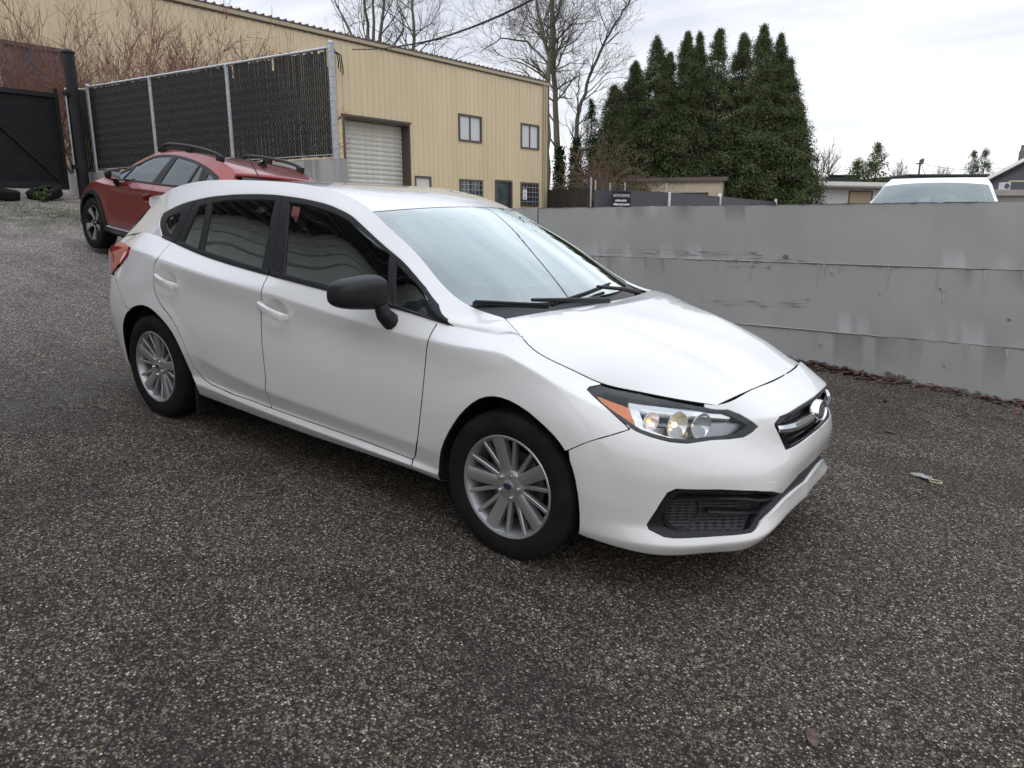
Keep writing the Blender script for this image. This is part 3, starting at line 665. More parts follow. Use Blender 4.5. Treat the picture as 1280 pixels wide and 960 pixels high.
# ------------------------------------------------------------------ panel geometry, cut once and shared
VB = 5.0                                            # row where the panels tuck under
A_, B_ = TR['archf'], TR['archr']
def T_(k): return list(TR[k])
hl, tl = T_('hl'), [(30, 113), (30, 136), (51, 136.5), (59.2, 135.2), (74.8, 128.5), (74.3, 123.6), (68.9, 117.8), (62.1, 112.2), (50, 112)]
front_door_o = T_('fd')[1:] + T_('sillf')[::-1][1:] + T_('bl')[::-1][1:-1] + [(161.9, 149), (236, 149)]
rear_door_o = T_('bl')[1:] + T_('sillr')[::-1][1:] + T_('rd')[::-1][1:-1] + [(98.9, 149), (161.9, 149)]
quarter_o = [(98.9, 149)] + T_('rd')[1:] + T_('sillr')[1:] + T_('sillf')[1:] + T_('fsb')[1:] + [(229.8, VB), (120.3, VB)] + B_[::-1][0:22] + [(80.1, 83.2)] + T_('rb')[::-1][1:] + [(62.1, 112.2), (68.9, 117.8), (74.3, 123.6), (74.8, 128.5), (59.2, 135.2), (51, 136.5), (51, 149)]
fender_o = [(236, 149)] + [(284.4, 149), (284.4, 147.6), (282.9, 141.8), (282.9, 138.1), (284.2, 135.9), (288.9, 129.2), (294.6, 118.6), (295.8, 115.6), (284.6, 83.5), (282.9, 79.4)] + A_[::-1][9:] + [(240, VB), (229.8, VB)] + T_('fsb')[::-1] + T_('fd')[::-1][1:-1]
bumper_o = [(282.9, 79.4), (284.6, 83.5), (295.8, 115.6)] + hl[18:4:-1] + [(316.5, 149), (359, 149), (359, VB), (286, VB)] + A_[::-1][0:9]
intake_h = T_('intake') + [(366, 31), (366, 48)]; intake_h = T_('intake')[:-1] + [(345, 33), (366, 31), (366, 50), (348, 49)]
grille_h = T_('grl') + [(366, 99), (366, 129)]
rbump_o = [(0, VB), (70, VB)] + B_[:11] + [(80.1, 83.2)] + T_('rb')[::-1][1:] + [(50, 110.5), (30, 109), (0, 100)]
tgate_o = [(0, 101.5), (30, 110.3), (30, 136), (51, 137.8), (51, 149), (0, 149)]
def topedge(a): return a[:, 1] > 148.6
def botedge(a): return (a[:, 1] < VB + .3)
def low_keep(a): return botedge(a)
dlo = T_('dlo'); dlo_o = dlo + [(213, 0), (38, 0)]
rail_o = [(0, 0), (37.9, 0)] + dlo + [(217, 0), (238.9, 0), (238.9, 69), (0, 69)]
IRF, IWS = 174.0, 226.0
GEO = {}
def build_geo():
    g = GEO
    g['front_door'] = panel('low', front_door_o, step=(3, 2), gap=.0048, keep=lambda a: topedge(a))
    g['rear_door'] = panel('low', rear_door_o, step=(3, 2), gap=.0048, keep=lambda a: topedge(a))
    g['rear_quarter'] = panel('low', quarter_o, holes=[T_('fuel')], step=(3, 2), keep=lambda a: topedge(a) | botedge(a), depth=.02)
    fu = np.array(T_('fuel')); c = fu.mean(0)
    g['fuel_door'] = panel('low', [tuple(q) for q in c + (fu - c) * 0.985], step=(3, 3), gap=0, depth=.008, lip=.001)
    g['front_fender'] = panel('low', fender_o, step=(2, 2), keep=lambda a: (topedge(a) & (a[:, 0] < 262)) | botedge(a), depth=.022)
    g['front_bumper'] = panel('low', bumper_o, holes=[intake_h, grille_h], step=(2, 2), keep=lambda a: botedge(a) | (a[:, 0] > 358.6), both=True, depth=.02, hdepth=.05)
    g['tow_cover'] = panel('low', T_('tow'), step=(2, 2), gap=0, depth=.003, off=.0012, lip=.0012)
    g['rear_bumper'] = panel('low', rbump_o, step=(3, 3), keep=lambda a: botedge(a) | (a[:, 0] < .4), both=True)
    g['tailgate'] = panel('low', tgate_o, step=(3, 3), keep=lambda a: (a[:, 0] < .4), both=True)
    g['hl_lens'] = panel('low', hl, step=(2, 3), gap=.0012, depth=.02, off=-.001)
    g['hl_back'] = panel('low', hl, step=(3, 4), gap=.004, depth=0, off=-.055)
    H = np.array(hl); hc = H.mean(0)
    g['hl_frame'] = panel('low', hl, holes=[[tuple(q) for q in hc + (H - hc) * [.90, .82]]], step=(3, 4), gap=.002, depth=.04, off=-.006)
    g['hl_trim'] = panel('low', T_('trim'), step=(2, 3), gap=0, depth=.022, off=-.016, lip=.003)
    g['hl_amber'] = panel('low', T_('amber'), step=(2, 3), gap=.001, depth=.02, off=-.014)
    g['tl_lens'] = panel('low', tl, step=(2, 3), gap=.0015, depth=.03, off=.012, lip=.004)
    # grille, intake
    g['grille_back'] = panel('low', T_('grl') + [(359, 98.8), (359, 129)], step=(2, 3), gap=0, depth=0, off=-.042, both=True)
    G = np.array(T_('grl') + [(366, 98.8), (366, 129)]); gc = np.array([366, 113.5])
    g['grille_frame'] = panel('low', T_('grl') + [(359, 98.8), (359, 129)], holes=[[tuple(q) for q in gc + (G - gc) * [.93, .80]]], step=(2, 3), gap=.0, depth=.03, off=-.006, both=True)
    Ih = np.array(T_('intake')[:-1] + [(345, 33), (366, 31), (366, 50), (348, 49)]); ic = np.array([330, 43.])
    full = T_('intake')[:-1] + [(345, 33), (359, 31), (359, 50), (348, 49)]
    g['intake_back'] = panel('low', full, step=(2, 2), gap=0, depth=0, off=-.055, both=True)
    inner = [(366, 46), (347, 45.5), (340, 42), (329, 52.5), (319, 58), (311.5, 60.5), (309.8, 57), (307.6, 46), (306, 36.5), (307, 33.5), (310, 31.5), (320.3, 30.5), (330, 30.2), (333, 32.8), (338, 35), (346, 36), (366, 35)]
    g['intake_frame'] = panel('low', full, holes=[inner], step=(2, 2), gap=0, depth=.05, off=-.014, both=True)
    # upper body
    g['side_rail'] = panel('grn', rail_o, step=(2, 2), gap=.0, depth=.012, keep=lambda a: (a[:, 1] < .5) | (a[:, 0] > 238.4))
    for nm, lo, hi, hs in (('quarter_frame', 0, 50.8, ['gq']), ('rear_frame', 51.3, 111.75, ['grq', 'grd']), ('front_frame', 112.3, 239, ['gf', 'gs'])):
        g[nm] = panel('grn', clip_u(dlo_o, lo, hi), holes=[T_(h) for h in hs], step=(2, 3), gap=.0014, depth=.016, off=-.004, lip=.0012)
    for nm in ('gq', 'grq', 'grd', 'gf', 'gs'): g[nm] = panel('grn', T_(nm), step=(4, 5), gap=-.002, depth=0, off=-.012)
    g['roof'] = panel('top', [(0, 0), (IRF, 0), (IRF, 49), (0, 49)], step=(3, 2), gap=.0035, keep=lambda a: a[:, 1] < .2, both=True, depth=.012)
    g['windshield'] = panel('top', [(IRF, 0), (IWS, 0), (IWS, 49), (IRF, 49)], step=(2, 2), gap=.004, keep=lambda a: a[:, 1] < .2, both=True, depth=.006, off=-.002)
    g['frit'] = panel('top', [(IRF, 0), (IWS, 0), (IWS, 49), (IRF, 49)], holes=[[(IRF + 5.2, -2), (220.5, -2), (219, 30), (217, 44.0), (215, 44.9), (IRF + 9, 44.6), (IRF + 4.8, 42.5), (IRF + 3.6, 38), (IRF + 3.8, 28), (IRF + 11.5, 17), (IRF + 12, 14), (IRF + 11.8, -2)]], step=(3, 3), gap=.002, keep=lambda a: a[:, 1] < .2, both=True, depth=0, off=-.0045)
    g['bright_pane'] = panel('top', [(IRF + 5.2, 0), (220.5, 0), (219, 30), (217, 44.0), (215, 44.9), (IRF + 9, 44.6), (IRF + 4.8, 42.5), (IRF + 3.6, 38), (IRF + 3.8, 28), (IRF + 11.5, 17), (IRF + 12, 14), (IRF + 11.8, 0)], step=(3, 3), gap=0, both=True, depth=0, off=-.008)  # pale inner pane, added to brighten the windshield within its border
    g['hood'] = panel('hood', [(0, 0), (139, 0), (139, 69), (0, 69)], step=(2, 2), gap=.0038, keep=lambda a: a[:, 1] < .3, both=True, depth=.012)
    # dark inner structure seen through the shut lines
    shell = [(0, 6), (70, 6)] + B_ + [(240, 6)] + A_ + [(300, 7), (300, 62), (332, 62), (334, 95), (328, 112), (300, 110), (282, 128), (282, 148), (0, 148)]
    g['shell'] = panel('low', shell, step=(4, 4), gap=.004, depth=0, off=-.0085, both=True)
build_geo()

def lerp_strip(A, B, n, both=True, sag=None):
    def rs(L):
        L = np.asarray(L); d = np.concatenate([[0], np.cumsum(np.linalg.norm(np.diff(L, axis=0), axis=1))]); t = np.linspace(0, d[-1], n)
        return np.stack([np.interp(t, d, L[:, k]) for k in range(3)], 1)
    a, b = rs(A), rs(B); m = 8; rows = []
    for k in range(m + 1):
        t = k / m; r = a * (1 - t) + b * t
        if sag is not None: r = r + np.array(sag) * (4 * t * (1 - t))
        rows.append(r)
    V = np.concatenate(rows); V[:, 1] *= -1; F = []
    for r in range(m):
        for i in range(n - 1): F += [(r * n + i, r * n + i + 1, (r + 1) * n + i + 1), (r * n + i, (r + 1) * n + i + 1, (r + 1) * n + i)]
    F = np.array(F)
    if both: n0 = len(V); F = np.concatenate([F, F[:, ::-1] + n0]); V = np.concatenate([V, V * [1, -1, 1]])
    return V, F

# ------------------------------------------------------------------ car materials
M = globals().get("M", {})
M['white'] = paint_mat('pearl_white_paint', (0.79, 0.775, 0.74))
M['red'] = paint_mat('red_metallic_paint', (0.235, 0.015, 0.005), dirt=(.12, .07, .05), dirt_amt=.2, metal=0.5, rough=.38)
M['silver'] = paint_mat('second_white_paint', (0.74, 0.745, 0.75), drops=False)
M['trim'] = noisy('black_trim', (.010, .010, .011), (.017, .017, .018), 14, .42, spec=.28)
M['plastic'] = noisy('textured_black_plastic', (.010, .011, .012), (.018, .019, .020), 30, .40, .15, .001, spec=.32)
M['gloss_black'] = mat('gloss_black', (.008, .008, .009), .12)
M['dark'] = mat('unlit_inner_structure', (.006, .006, .006), .9)
M['liner'] = noisy('wheel_well_liner', (.008, .008, .008), (.02, .019, .018), 12, .95)
M['glass'] = glass_mat("side_glass", (.52, .60, .565), 2.6)
M['wsglass'] = glass_mat('windshield_glass', (.72, .82, .79), 2.1, film=.02)
M['wsglass2'] = glass_mat('second_windshield_glass', (.70, .80, .77), .85, film=.02)
def _bright_pane(name, a):
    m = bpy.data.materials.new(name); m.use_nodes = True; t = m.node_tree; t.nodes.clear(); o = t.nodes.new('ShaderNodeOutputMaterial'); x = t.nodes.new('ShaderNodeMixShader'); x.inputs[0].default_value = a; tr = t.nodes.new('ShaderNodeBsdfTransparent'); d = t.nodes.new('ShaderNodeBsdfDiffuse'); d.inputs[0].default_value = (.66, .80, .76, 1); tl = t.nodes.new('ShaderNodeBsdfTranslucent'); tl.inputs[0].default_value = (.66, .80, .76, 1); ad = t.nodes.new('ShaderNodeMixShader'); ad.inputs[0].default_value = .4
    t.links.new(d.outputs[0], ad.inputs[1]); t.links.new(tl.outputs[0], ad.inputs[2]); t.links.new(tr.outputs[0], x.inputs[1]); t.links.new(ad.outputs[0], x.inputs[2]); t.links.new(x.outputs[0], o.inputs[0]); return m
M['ws_bright'] = _bright_pane('inner_glass_brightener', .46); M['ws_bright2'] = _bright_pane('inner_glass_brightener_light', .16)  # brightness of the lit cabin put into the colour of a pale pane
M['lens'] = glass_mat('clear_lens', (.94, .95, .95), .30)
M['glass2'] = glass_mat('dark_side_glass', (.22, .26, .25), .9)
M['frit'] = mat('windshield_frit', (.10, .10, .105), .5)
M['chrome'] = mat('chrome', (.80, .81, .82), .12, 1.0)
M['satin'] = mat('satin_reflector', (.86, .86, .85), .18, .65)
M['lamp_in'] = mat('lamp_inner_shell', (.30, .30, .31), .22, .9)
M['amber'] = mat('amber_reflector', (.70, .17, .012), .25); M['amber'].node_tree.nodes['Principled BSDF'].inputs['Coat Weight'].default_value = 1
def _redlens():
    m = mat('red_lamp_lens', (.5, .004, .022), .10, 0, 1.0); k = NT(m)
    k.base(k.mix(k.ramp(k.noise(k.co(), 26, 2), [(.45, 0), (.6, 1)]), (.40, .003, .018), (.62, .010, .05))); return m
M['redlens'] = _redlens()
def _alloy(name, a, b):
    m = mat(name, a, .36, .75); k = NT(m); f = k.noise(k.co(), 9, 6); k.base(k.ramp(f, [(.3, a), (.7, b)])); k.rough(k.ramp(f, [(.3, .30), (.7, .44)])); return m
M['alloy'] = _alloy('silver_alloy', (.50, .50, .505), (.40, .395, .385))
M['alloy_dark'] = mat('dark_alloy', (.035, .036, .04), .35, .5)
def _rubber():
    m = mat('tyre_rubber', (.022, .021, .020), .8, spec=.15); k = NT(m); f = k.noise(k.co(), 11, 7, .65)
    k.base(k.ramp(f, [(.35, (.009, .009, .009)), (.62, (.018, .017, .016)), (.82, (.034, .031, .028))])); k.normal(k.bump(k.noise(k.co(), 90, 3), .25, .002)); return m
M['rubber'] = _rubber()
M['disc'] = mat('brake_disc', (.12, .10, .09), .5, .8)
M['seat'] = noisy('grey_seat_cloth', (.045, .046, .05), (.075, .076, .08), 60, .9)
M['dash'] = mat('dark_dashboard', (.025, .026, .028), .65)
M['badge'] = mat('dark_blue_enamel', (.010, .016, .055), .15, 0, 1)
def emit(name, col, s):
    m = mat(name, col, .3); b = m.node_tree.nodes['Principled BSDF']; b.inputs['Emission Color'].default_value = (*col, 1); b.inputs['Emission Strength'].default_value = s; return m
M['bulb'] = emit('lit_bulb', (1, .74, .42), 5.0); M['marker'] = emit('lit_marker_bulb', (1, .30, .05), 3.5)
def _meshgrille():
    m = mat('grille_mesh', (.012, .012, .013), .45); k = NT(m); v = k.n('ShaderNodeTexVoronoi'); k.l(k.mapv(k.co(), (1, 1, 1.9)), v.inputs['Vector']); v.inputs['Scale'].default_value = 42; v.inputs['Randomness'].default_value = .15
    k.base(k.ramp(v.outputs['Distance'], [(.30, (.004, .004, .004)), (.52, (.030, .031, .033))])); k.normal(k.bump(v.outputs['Distance'], .8, .006)); return m
M['mesh'] = _meshgrille()

# ------------------------------------------------------------------ wheel (outer face towards -y, axle at the origin)
def spoke(mb, a, r0, r1, w0, w1, y0, y1, th):
    """tapered, crowned spoke from hub to rim"""
    ca, sa = math.cos(a), math.sin(a); rows = []
    for t in (0, .25, .5, .75, 1):
        r = r0 + (r1 - r0) * t; w = w0 + (w1 - w0) * t; y = y0 + (y1 - y0) * t ** 1.4
        sec = [(-w, th), (-w, .003), (-w * .72, 0), (w * .72, 0), (w, .003), (w, th)]
        rows.append([(r * ca - s * sa, y + d, r * sa + s * ca) for s, d in sec])
    V = [p for r in rows for p in r]; n = 6; F = []
    for i in range(4):
        for k in range(n - 1): F.append((i * n + k, i * n + k + 1, (i + 1) * n + k + 1, (i + 1) * n + k))
    F += [tuple(range(n)), tuple(range(4 * n, 5 * n))]
    mb.add(V, F)
WH = {}
def wheel_meshes(key, Rt, rr, style):
    d = {}
    m = MB(); s = Rt / .316
    prof = [(rr - .004, .098), (rr + .004, .103)] + [(rr + (Rt - .012 - rr) * t, .100 + .012 * math.sin(math.pi * t)) for t in (.15, .35, .6, .85)] + [(Rt - .006, .094), (Rt, .080)]
    tread = []
    for yy in (.060, .056, .030, .026, -.002, -.006): pass
    half = prof + [(Rt, .052), (Rt - .007, .050), (Rt - .007, .044), (Rt, .042), (Rt + .001, .016), (Rt - .007, .014), (Rt - .007, .006), (Rt + .001, .004)]
    full = [(r, -h) for r, h in half] + [(r, h) for r, h in half[::-1]]
    m.lathe(full, 72, 'y'); d['tyre'] = m
    m = MB()   # rim barrel and lip
    m.lathe([(rr - .002, -.094), (rr + .001, -.101), (rr - .003, -.104), (rr - .011, -.101), (rr - .014, -.092), (rr - .022, -.080), (rr - .026, -.03), (rr - .022, .09), (rr, .098)], 72, 'y')
    if style == 'split':
        for k in range(5):
            a = k * 2 * math.pi / 5
            spoke(m, a, .045, rr - .010, 0.023, .0300, -.078, -.098, .03)
            for dd in (23, 49): spoke(m, a + R(dd + (2.5 if dd == 23 else -2.5) * 0), .062, rr - .010, .0098, .0078, -.072, -.095, .024)
        m.lathe([(.001, -.083), (.035, -.083), (.062, -.079), (.072, -.070), (.074, -.03)], 40, 'y')
        d['rim'] = m
    else:
        d['rim'] = m; m = MB()
        for k in range(5):
            a = k * 2 * math.pi / 5
            spoke(m, a, .05, rr - .012, .012, .040, -.070, -.094, .03); spoke(m, a + .16, rr * .62, rr - .012, .006, .030, -.084, -.0945, .02)
        d['spokes'] = m; m = MB(); m.lathe([(.001, -.073), (.05, -.073), (.07, -.064), (.074, -.03)], 40, 'y'); d['hub'] = m
    m = MB(); m.lathe([(.001, -.088), (.022, -.0875), (.027, -.085), (.028, -.078)], 28, 'y'); d['hub_cap'] = m
    m = MB(); m.lathe([(.001, -.026), (.138, -.026), (.140, -.022), (.140, -.008)], 40, 'y'); m.box((.06, -.05, -.06), (.15, .0, .06), .008); d['brake_disc'] = m
    m = MB()
    m.lathe([(.001, -.014), (.006, -.013), (.0085, -.009), (.009, .004)], 8, 'y', (.050, -.080, 0))
    d['lug_nut'] = m
    m = MB(); m.lathe([(rr - .03, .02), (.02, .02)], 40, 'y'); d['inner_face'] = m
    WH[key] = d
wheel_meshes('white', .316, .2185, 'split'); wheel_meshes('red', .352, .240, 'five')
WHMESH = {}
def wheel(parent, loc, spin, left, key):
    w = empty('wheel', loc, (0, 0, math.pi if left else 0), parent)
    mats = {'tyre': M['rubber'], 'rim': M['alloy'] if key == 'white' else M['alloy_dark'], 'spokes': M['alloy'], 'hub': M['alloy_dark'], 'hub_cap': M['alloy'] if key == 'white' else M['alloy_dark'], 'brake_disc': M['disc'], 'lug_nut': M['chrome'], 'inner_face': M['dark']}
    for k, mb in WH[key].items():
        if (key, k) not in WHMESH:
            me = mesh(k, mb.v, mb.f); bm = bmesh.new(); bm.from_mesh(me); bmesh.ops.recalc_face_normals(bm, faces=bm.faces); bm.to_mesh(me); bm.free(); me.shade_smooth(); me.set_sharp_from_angle(angle=R(32)); me.materials.append(mats[k]); WHMESH[(key, k)] = me
        for q in range(5 if k == 'lug_nut' else 1):
            o = link(k, WHMESH[(key, k)], None, w)
            if k != 'tyre': o.rotation_euler = (0, -spin - R(36 + 72 * q) * (k == 'lug_nut'), 0)
    if key == 'white':     # oval emblem with six stars on the cap
        mb = MB(); st = MB()
        V = [(.0205 * math.cos(2 * math.pi * i / 24), -.0890, .0125 * math.sin(2 * math.pi * i / 24)) for i in range(24)]; mb.add(V, [tuple(range(24))])
        for sx, sz, q in ((-.010, .001, .0042), (.002, .005, .0026), (.008, .003, .0026), (.003, -.0015, .0026), (.010, -.004, .0026), (-.001, -.006, .0026)):
            b = [(sx + (q if i % 2 == 0 else q * .4) * math.sin(math.pi * i / 4), -.0894, sz + (q if i % 2 == 0 else q * .4) * math.cos(math.pi * i / 4)) for i in range(8)]; st.add(b, [tuple(range(8))])
        e = mb.build('cap_emblem', M['badge'], w); e2 = st.build('emblem_stars', M['chrome'], w)
    return w

def rline(pts, y0=0): return pts
def build_car(name, paint, loc, rotm, lift=0.0, kind='white'):
    root = empty(name); root.matrix_world = Matrix.Translation(Vector(loc)) @ rotm.to_4x4()
    GL = M['glass2'] if kind == 'red' else M['glass']
    def P(nm, key, m, par=None, both_sides=True, name2=None):
        os = []
        for mir in ((False, True) if both_sides else (False,)):
            mk = ('m', key, mir, kind)
            me = cmesh(nm, GEO[key], mir); o = link(nm, me, m, par or root); edge_dark(me) if m.name in PAINTS and key not in ('front_bumper', 'side_rail') else None; o.location = (0, 0, lift) if (par is None) else (0, 0, 0); os.append(o)
        return os
    fd = P('front_door', 'front_door', paint); rd = P('rear_door', 'rear_door', paint)
    q = P('rear_quarter_panel', 'rear_quarter', paint); ff = P('front_fender', 'front_fender', paint)
    fuel = link('fuel_door', cmesh('fuel_door', GEO['fuel_door']), paint, q[0])
    fb = P('front_bumper', 'front_bumper', paint, both_sides=False)[0]
    link('tow_hook_cover', cmesh('tow_hook_cover', GEO['tow_cover']), paint, fb)
    P('rear_bumper', 'rear_bumper', paint if kind != 'red' else M['plastic'], both_sides=False); tg = P('tailgate', 'tailgate', paint, both_sides=False)[0]
    P('hood', 'hood', paint, both_sides=False); roof = P('roof', 'roof', paint, both_sides=False)[0]
    rail = P('roof_rail_panel', 'side_rail', paint)
    ws = P('windshield', 'windshield', M['wsglass'] if kind == 'white' else M['wsglass2'], both_sides=False)[0]; link('brightening_pane', cmesh('brightening_pane', GEO['bright_pane']), M['ws_bright'] if kind == 'white' else M['ws_bright2'], ws); link('windshield_border', cmesh('windshield_border', GEO['frit']), M['frit'], ws)
    P('body_shell', 'shell', M['dark'], both_sides=False)
    for s in (0, 1):
        mir = s == 1
        def C(nm, key, m, par): return link(nm, cmesh(nm, GEO[key], mir), m, par)
        qf = C('window_frame', 'quarter_frame', M['trim'], q[s]); C('window_glass', 'gq', GL, q[s])
        C('window_frame', 'rear_frame', M['trim'], rd[s]); C('window_glass', 'grq', GL, rd[s]); C('window_glass', 'grd', GL, rd[s])
        C('window_frame', 'front_frame', M['trim'], fd[s]); C('window_glass', 'gf', GL, fd[s]); C('window_glass', 'gs', GL, fd[s])
        for (u0, u1), par in (((38.8, 50.6), q[s]), ((51.3, 111.4), rd[s]), ((112.3, 214), fd[s])):
            o = link('belt_moulding', smesh('belt_moulding', strip('grn', [(u0, -.0), (u1, -.0)], [(u0, 3.2), (u1, 3.2)], .005, .010, n=60), mir), M['trim'], par)
        # handles
        for (hx0, hz0, hx1, hz1, y, par) in ((-.262, .838, -.055, .797, .862, fd[s]), (-1.238, .868, -1.040, .832, .862, rd[s])):
            mb = MB(); p0, p1 = Vector((hx0, -y, hz0)), Vector((hx1, -y, hz1)); d = p1 - p0
            pts = [p0 + Vector((0, .012, 0)), p0 + d * .06 + Vector((0, -.018, 0)), p0 + d * .2 + Vector((0, -.026, 0)), p0 + d * .5 + Vector((0, -.030, 0)), p0 + d * .78 + Vector((0, -.027, 0)), p0 + d * .92 + Vector((0, -.020, 0)), p1 + Vector((0, .010, 0))]
            V = []; n = 10
            for i, p in enumerate(pts):
                hh = (.012, .021, .0215, .0195, .0215, .021, .012)[i]; tt = .013
                for k in range(n):
                    a = 2 * math.pi * k / n; V.append((p.x, p.y + tt * math.copysign(abs(math.cos(a)) ** .6, math.cos(a)), p.z + hh * math.copysign(abs(math.sin(a)) ** .6, math.sin(a))))
            F = [(i * n + k, i * n + (k + 1) % n, (i + 1) * n + (k + 1) % n, (i + 1) * n + k) for i in range(len(pts) - 1) for k in range(n)] + [tuple(range(n)), tuple(range((len(pts) - 1) * n, len(pts) * n))]
            if mir: V = [(x, -yy, z) for x, yy, z in V]
            mb.add(V, F); mb.build('door_handle', paint, par, True)
        # mirror
        sg = -1 if not mir else 1
        mr = MB(); cx, cy, cz = .575, .955, 1.0
        nU, nV = 28, 18; V = []
        def sp(c, e): return math.copysign(abs(c) ** e, c)
        for j in range(nV + 1):
            th = -math.pi / 2 + math.pi * j / nV
            for i in range(nU):
                ph = 2 * math.pi * i / nU
                lx = sp(math.cos(th), .62) * sp(math.cos(ph), .72); ly = sp(math.cos(th), .62) * sp(math.sin(ph), .62); lz = sp(math.sin(th), .60)
                x = lx * (.072 if lx > 0 else .050) - .10 * ((ly + 1) / 2) ** 1.3 + .030; zz = lz * (.065 - .006 * ly) * (1 - .10 * max(lx, 0)) + .012 * (1 - ly) * (lz > 0)
                V.append((cx + x, sg * (cy + ly * .108), cz + zz))
        F = [(j * nU + i, j * nU + (i + 1) % nU, (j + 1) * nU + (i + 1) % nU, (j + 1) * nU + i) for j in range(nV) for i in range(nU)]
        mr.add(V, F)
        mo = mr.build('side_mirror', M['plastic'] if kind != 'silver' else paint, fd[s], True)
        mb = MB(); mb.tube([(.635, sg * .80, .868), (.648, sg * .845, .885), (.640, sg * .875, .915), (.630, sg * .885, .955)], [.040, .042, .036, .030], 10); mb.build('mirror_stalk', M['plastic'], mo, True)
        mb = MB(); mb.box((.500, sg * .875, .955), (.508, sg * 1.02, 1.045)); mb.build('mirror_glass', M['chrome'], mo)
        # lamps
        lamp = empty('headlight', (0, 0, lift), (0, 0, 0), root)
        C('lamp_lens', 'hl_lens', M['lens'], lamp); C('lamp_housing', 'hl_back', M['lamp_in'], lamp); C('lamp_bezel', 'hl_frame', M['gloss_black'], lamp); C('chrome_trim', 'hl_trim', M['satin'], lamp); C('amber_reflector', 'hl_amber', M['amber'], lamp)
        for (u, v, r, off, mt) in ((300.2, 127, .036, -.022, 'marker'), (307.6, 124.5, .054, -.026, 'bulb'), (315.0, 124.5, .050, -.026, None)):
            Pn, N = sev('low', [(u, v)]); c = Pn[0]; n_ = N[0]
            if mir: c = c * [1, -1, 1]; n_ = n_ * [1, -1, 1]
            ax = Vector((.93, .30 * (-1 if not mir else 1), 0)).normalized(); rot = ax.to_track_quat('Z', 'Y').to_matrix()
            mb = MB(); mb.lathe([(.004, -.03), (r * .5, -.024), (r * .85, -.008), (r, .006), (r * 1.06, .006)], 24)
            base = Vector(c) + Vector(n_) * off
            mb.v = [tuple(rot @ Vector(p) + base) for p in mb.v]; rf = mb.build('reflector', M['satin'], lamp, True)
            if mt:
                mb = MB(); mb.ball(tuple(base - ax * .010), .010 if mt == 'bulb' else .007, 10, 6); mb.build('bulb', M[mt], lamp, True)
        C('tail_light', 'tl_lens', M['redlens'], root).location = (0, 0, lift)
        # wheel wells
        for wx, rz, rad in ((1.335, .306, .385), (-1.335, .300, .380)):
            mb = MB(); n = 24; V = []
            for y in (.825, .50):
                for i in range(n + 1): a = R(-14) + R(208) * i / n; V.append((wx + rad * math.cos(a), sg * y, rz + rad * math.sin(a) * .98))
            F = [(i, i + 1, n + 2 + i, n + 1 + i) for i in range(n)]; V.append((wx, sg * .50, rz)); F += [(n + 1 + i, n + 2 + i, 2 * n + 2) for i in range(n)]
            mb.add(V, F); mb.build('wheel_well', M['liner'], root, True).location = (0, 0, lift)
        mb = MB(); mb.box((-.955, sg * .70, .085), (-.935, sg * .845, .27), .006); mb.build('mud_flap', M['plastic'], root).location = (0, 0, lift)
    # grille, badge, intake
    gr = empty('grille', (0, 0, lift), (0, 0, 0), root)
    link('grille_mesh', cmesh('grille_mesh', GEO['grille_back']), M['mesh'], gr); link('grille_surround', cmesh('grille_surround', GEO['grille_frame']), M['gloss_black'], gr)
    for mir in (False, True):
        link('chrome_wing', smesh('chrome_wing', strip('low', [(334, 121.5), (342, 119.8), (353.5, 119.4)], [(334.4, 116.8), (342, 114.2), (353.5, 113.0)], .004, .02), mir), M['chrome'], gr)
    for a, b, o in (((336, 111.5), (359, 108.5), -.016), ((337, 105.0), (359, 102.8), -.016)):
        link('grille_bar', smesh('grille_bar', strip('low', [a, b], [(a[0] + .2, a[1] - 2.2), (b[0], b[1] - 2.2)], o, .02, True)), M['gloss_black'], gr)
    mb = MB(); st = MB(); rg = MB()
    bx, bz, tlt = 2.281, .655, .22
    def bp(y, z, d): return (bx + d - z * tlt * 1.0, y, bz + z)
    ov = [(.062 * math.cos(2 * math.pi * i / 36), .035 * math.sin(2 * math.pi * i / 36)) for i in range(36)]
    mb.add([bp(y, z, .010) for y, z in ov], [tuple(range(36))])
    V = []
    for k, (f, d) in enumerate(((1.16, -.02), (1.16, .008), (1.08, .016), (.98, .012), (.96, .008))): V += [bp(y * f, z * f, d) for y, z in ov]
    rg.add(V, [(k * 36 + i, k * 36 + (i + 1) % 36, (k + 1) * 36 + (i + 1) % 36, (k + 1) * 36 + i) for k in range(4) for i in range(36)])
    for sy, sz, qz in ((-.030, .004, .014), (-.002, .015, .0085), (.022, .012, .0085), (.008, -.002, .0085), (.034, -.009, .0085), (.006, -.018, .0085)):
        st.add([bp(sy + (qz if i % 2 == 0 else qz * .36) * math.sin(math.pi * i / 4), sz + (qz if i % 2 == 0 else qz * .36) * math.cos(math.pi * i / 4), .0115) for i in range(8)], [tuple(range(8))])
    bo = rg.build('badge', M['chrome'], gr, True); mb.build('badge_enamel', M['badge'] if kind != 'red' else M['gloss_black'], gr); st.build('badge_stars', M['chrome'], gr)
    it = empty('lower_intake', (0, 0, lift), (0, 0, 0), root)
    link('intake_mesh', cmesh('intake_mesh', GEO['intake_back']), M['mesh'], it); link('intake_surround', cmesh('intake_surround', GEO['intake_frame']), M['plastic'], it)
    link('intake_bar', smesh('intake_bar', strip('low', [(309.5, 53.5), (328, 47.5), (340, 40.5), (359, 40.5)], [(309.6, 51.0), (328, 45.5), (340, 38.9), (359, 38.9)], -.020, .03, True)), M['plastic'], it)
    for mir in (False, True): link('intake_bar', smesh('intake_bar', strip('low', [(318, 41.2), (328, 39.0), (335, 36.4)], [(318, 39.4), (328, 37.4), (335, 35.4)], -.024, .03), mir), M['plastic'], it)
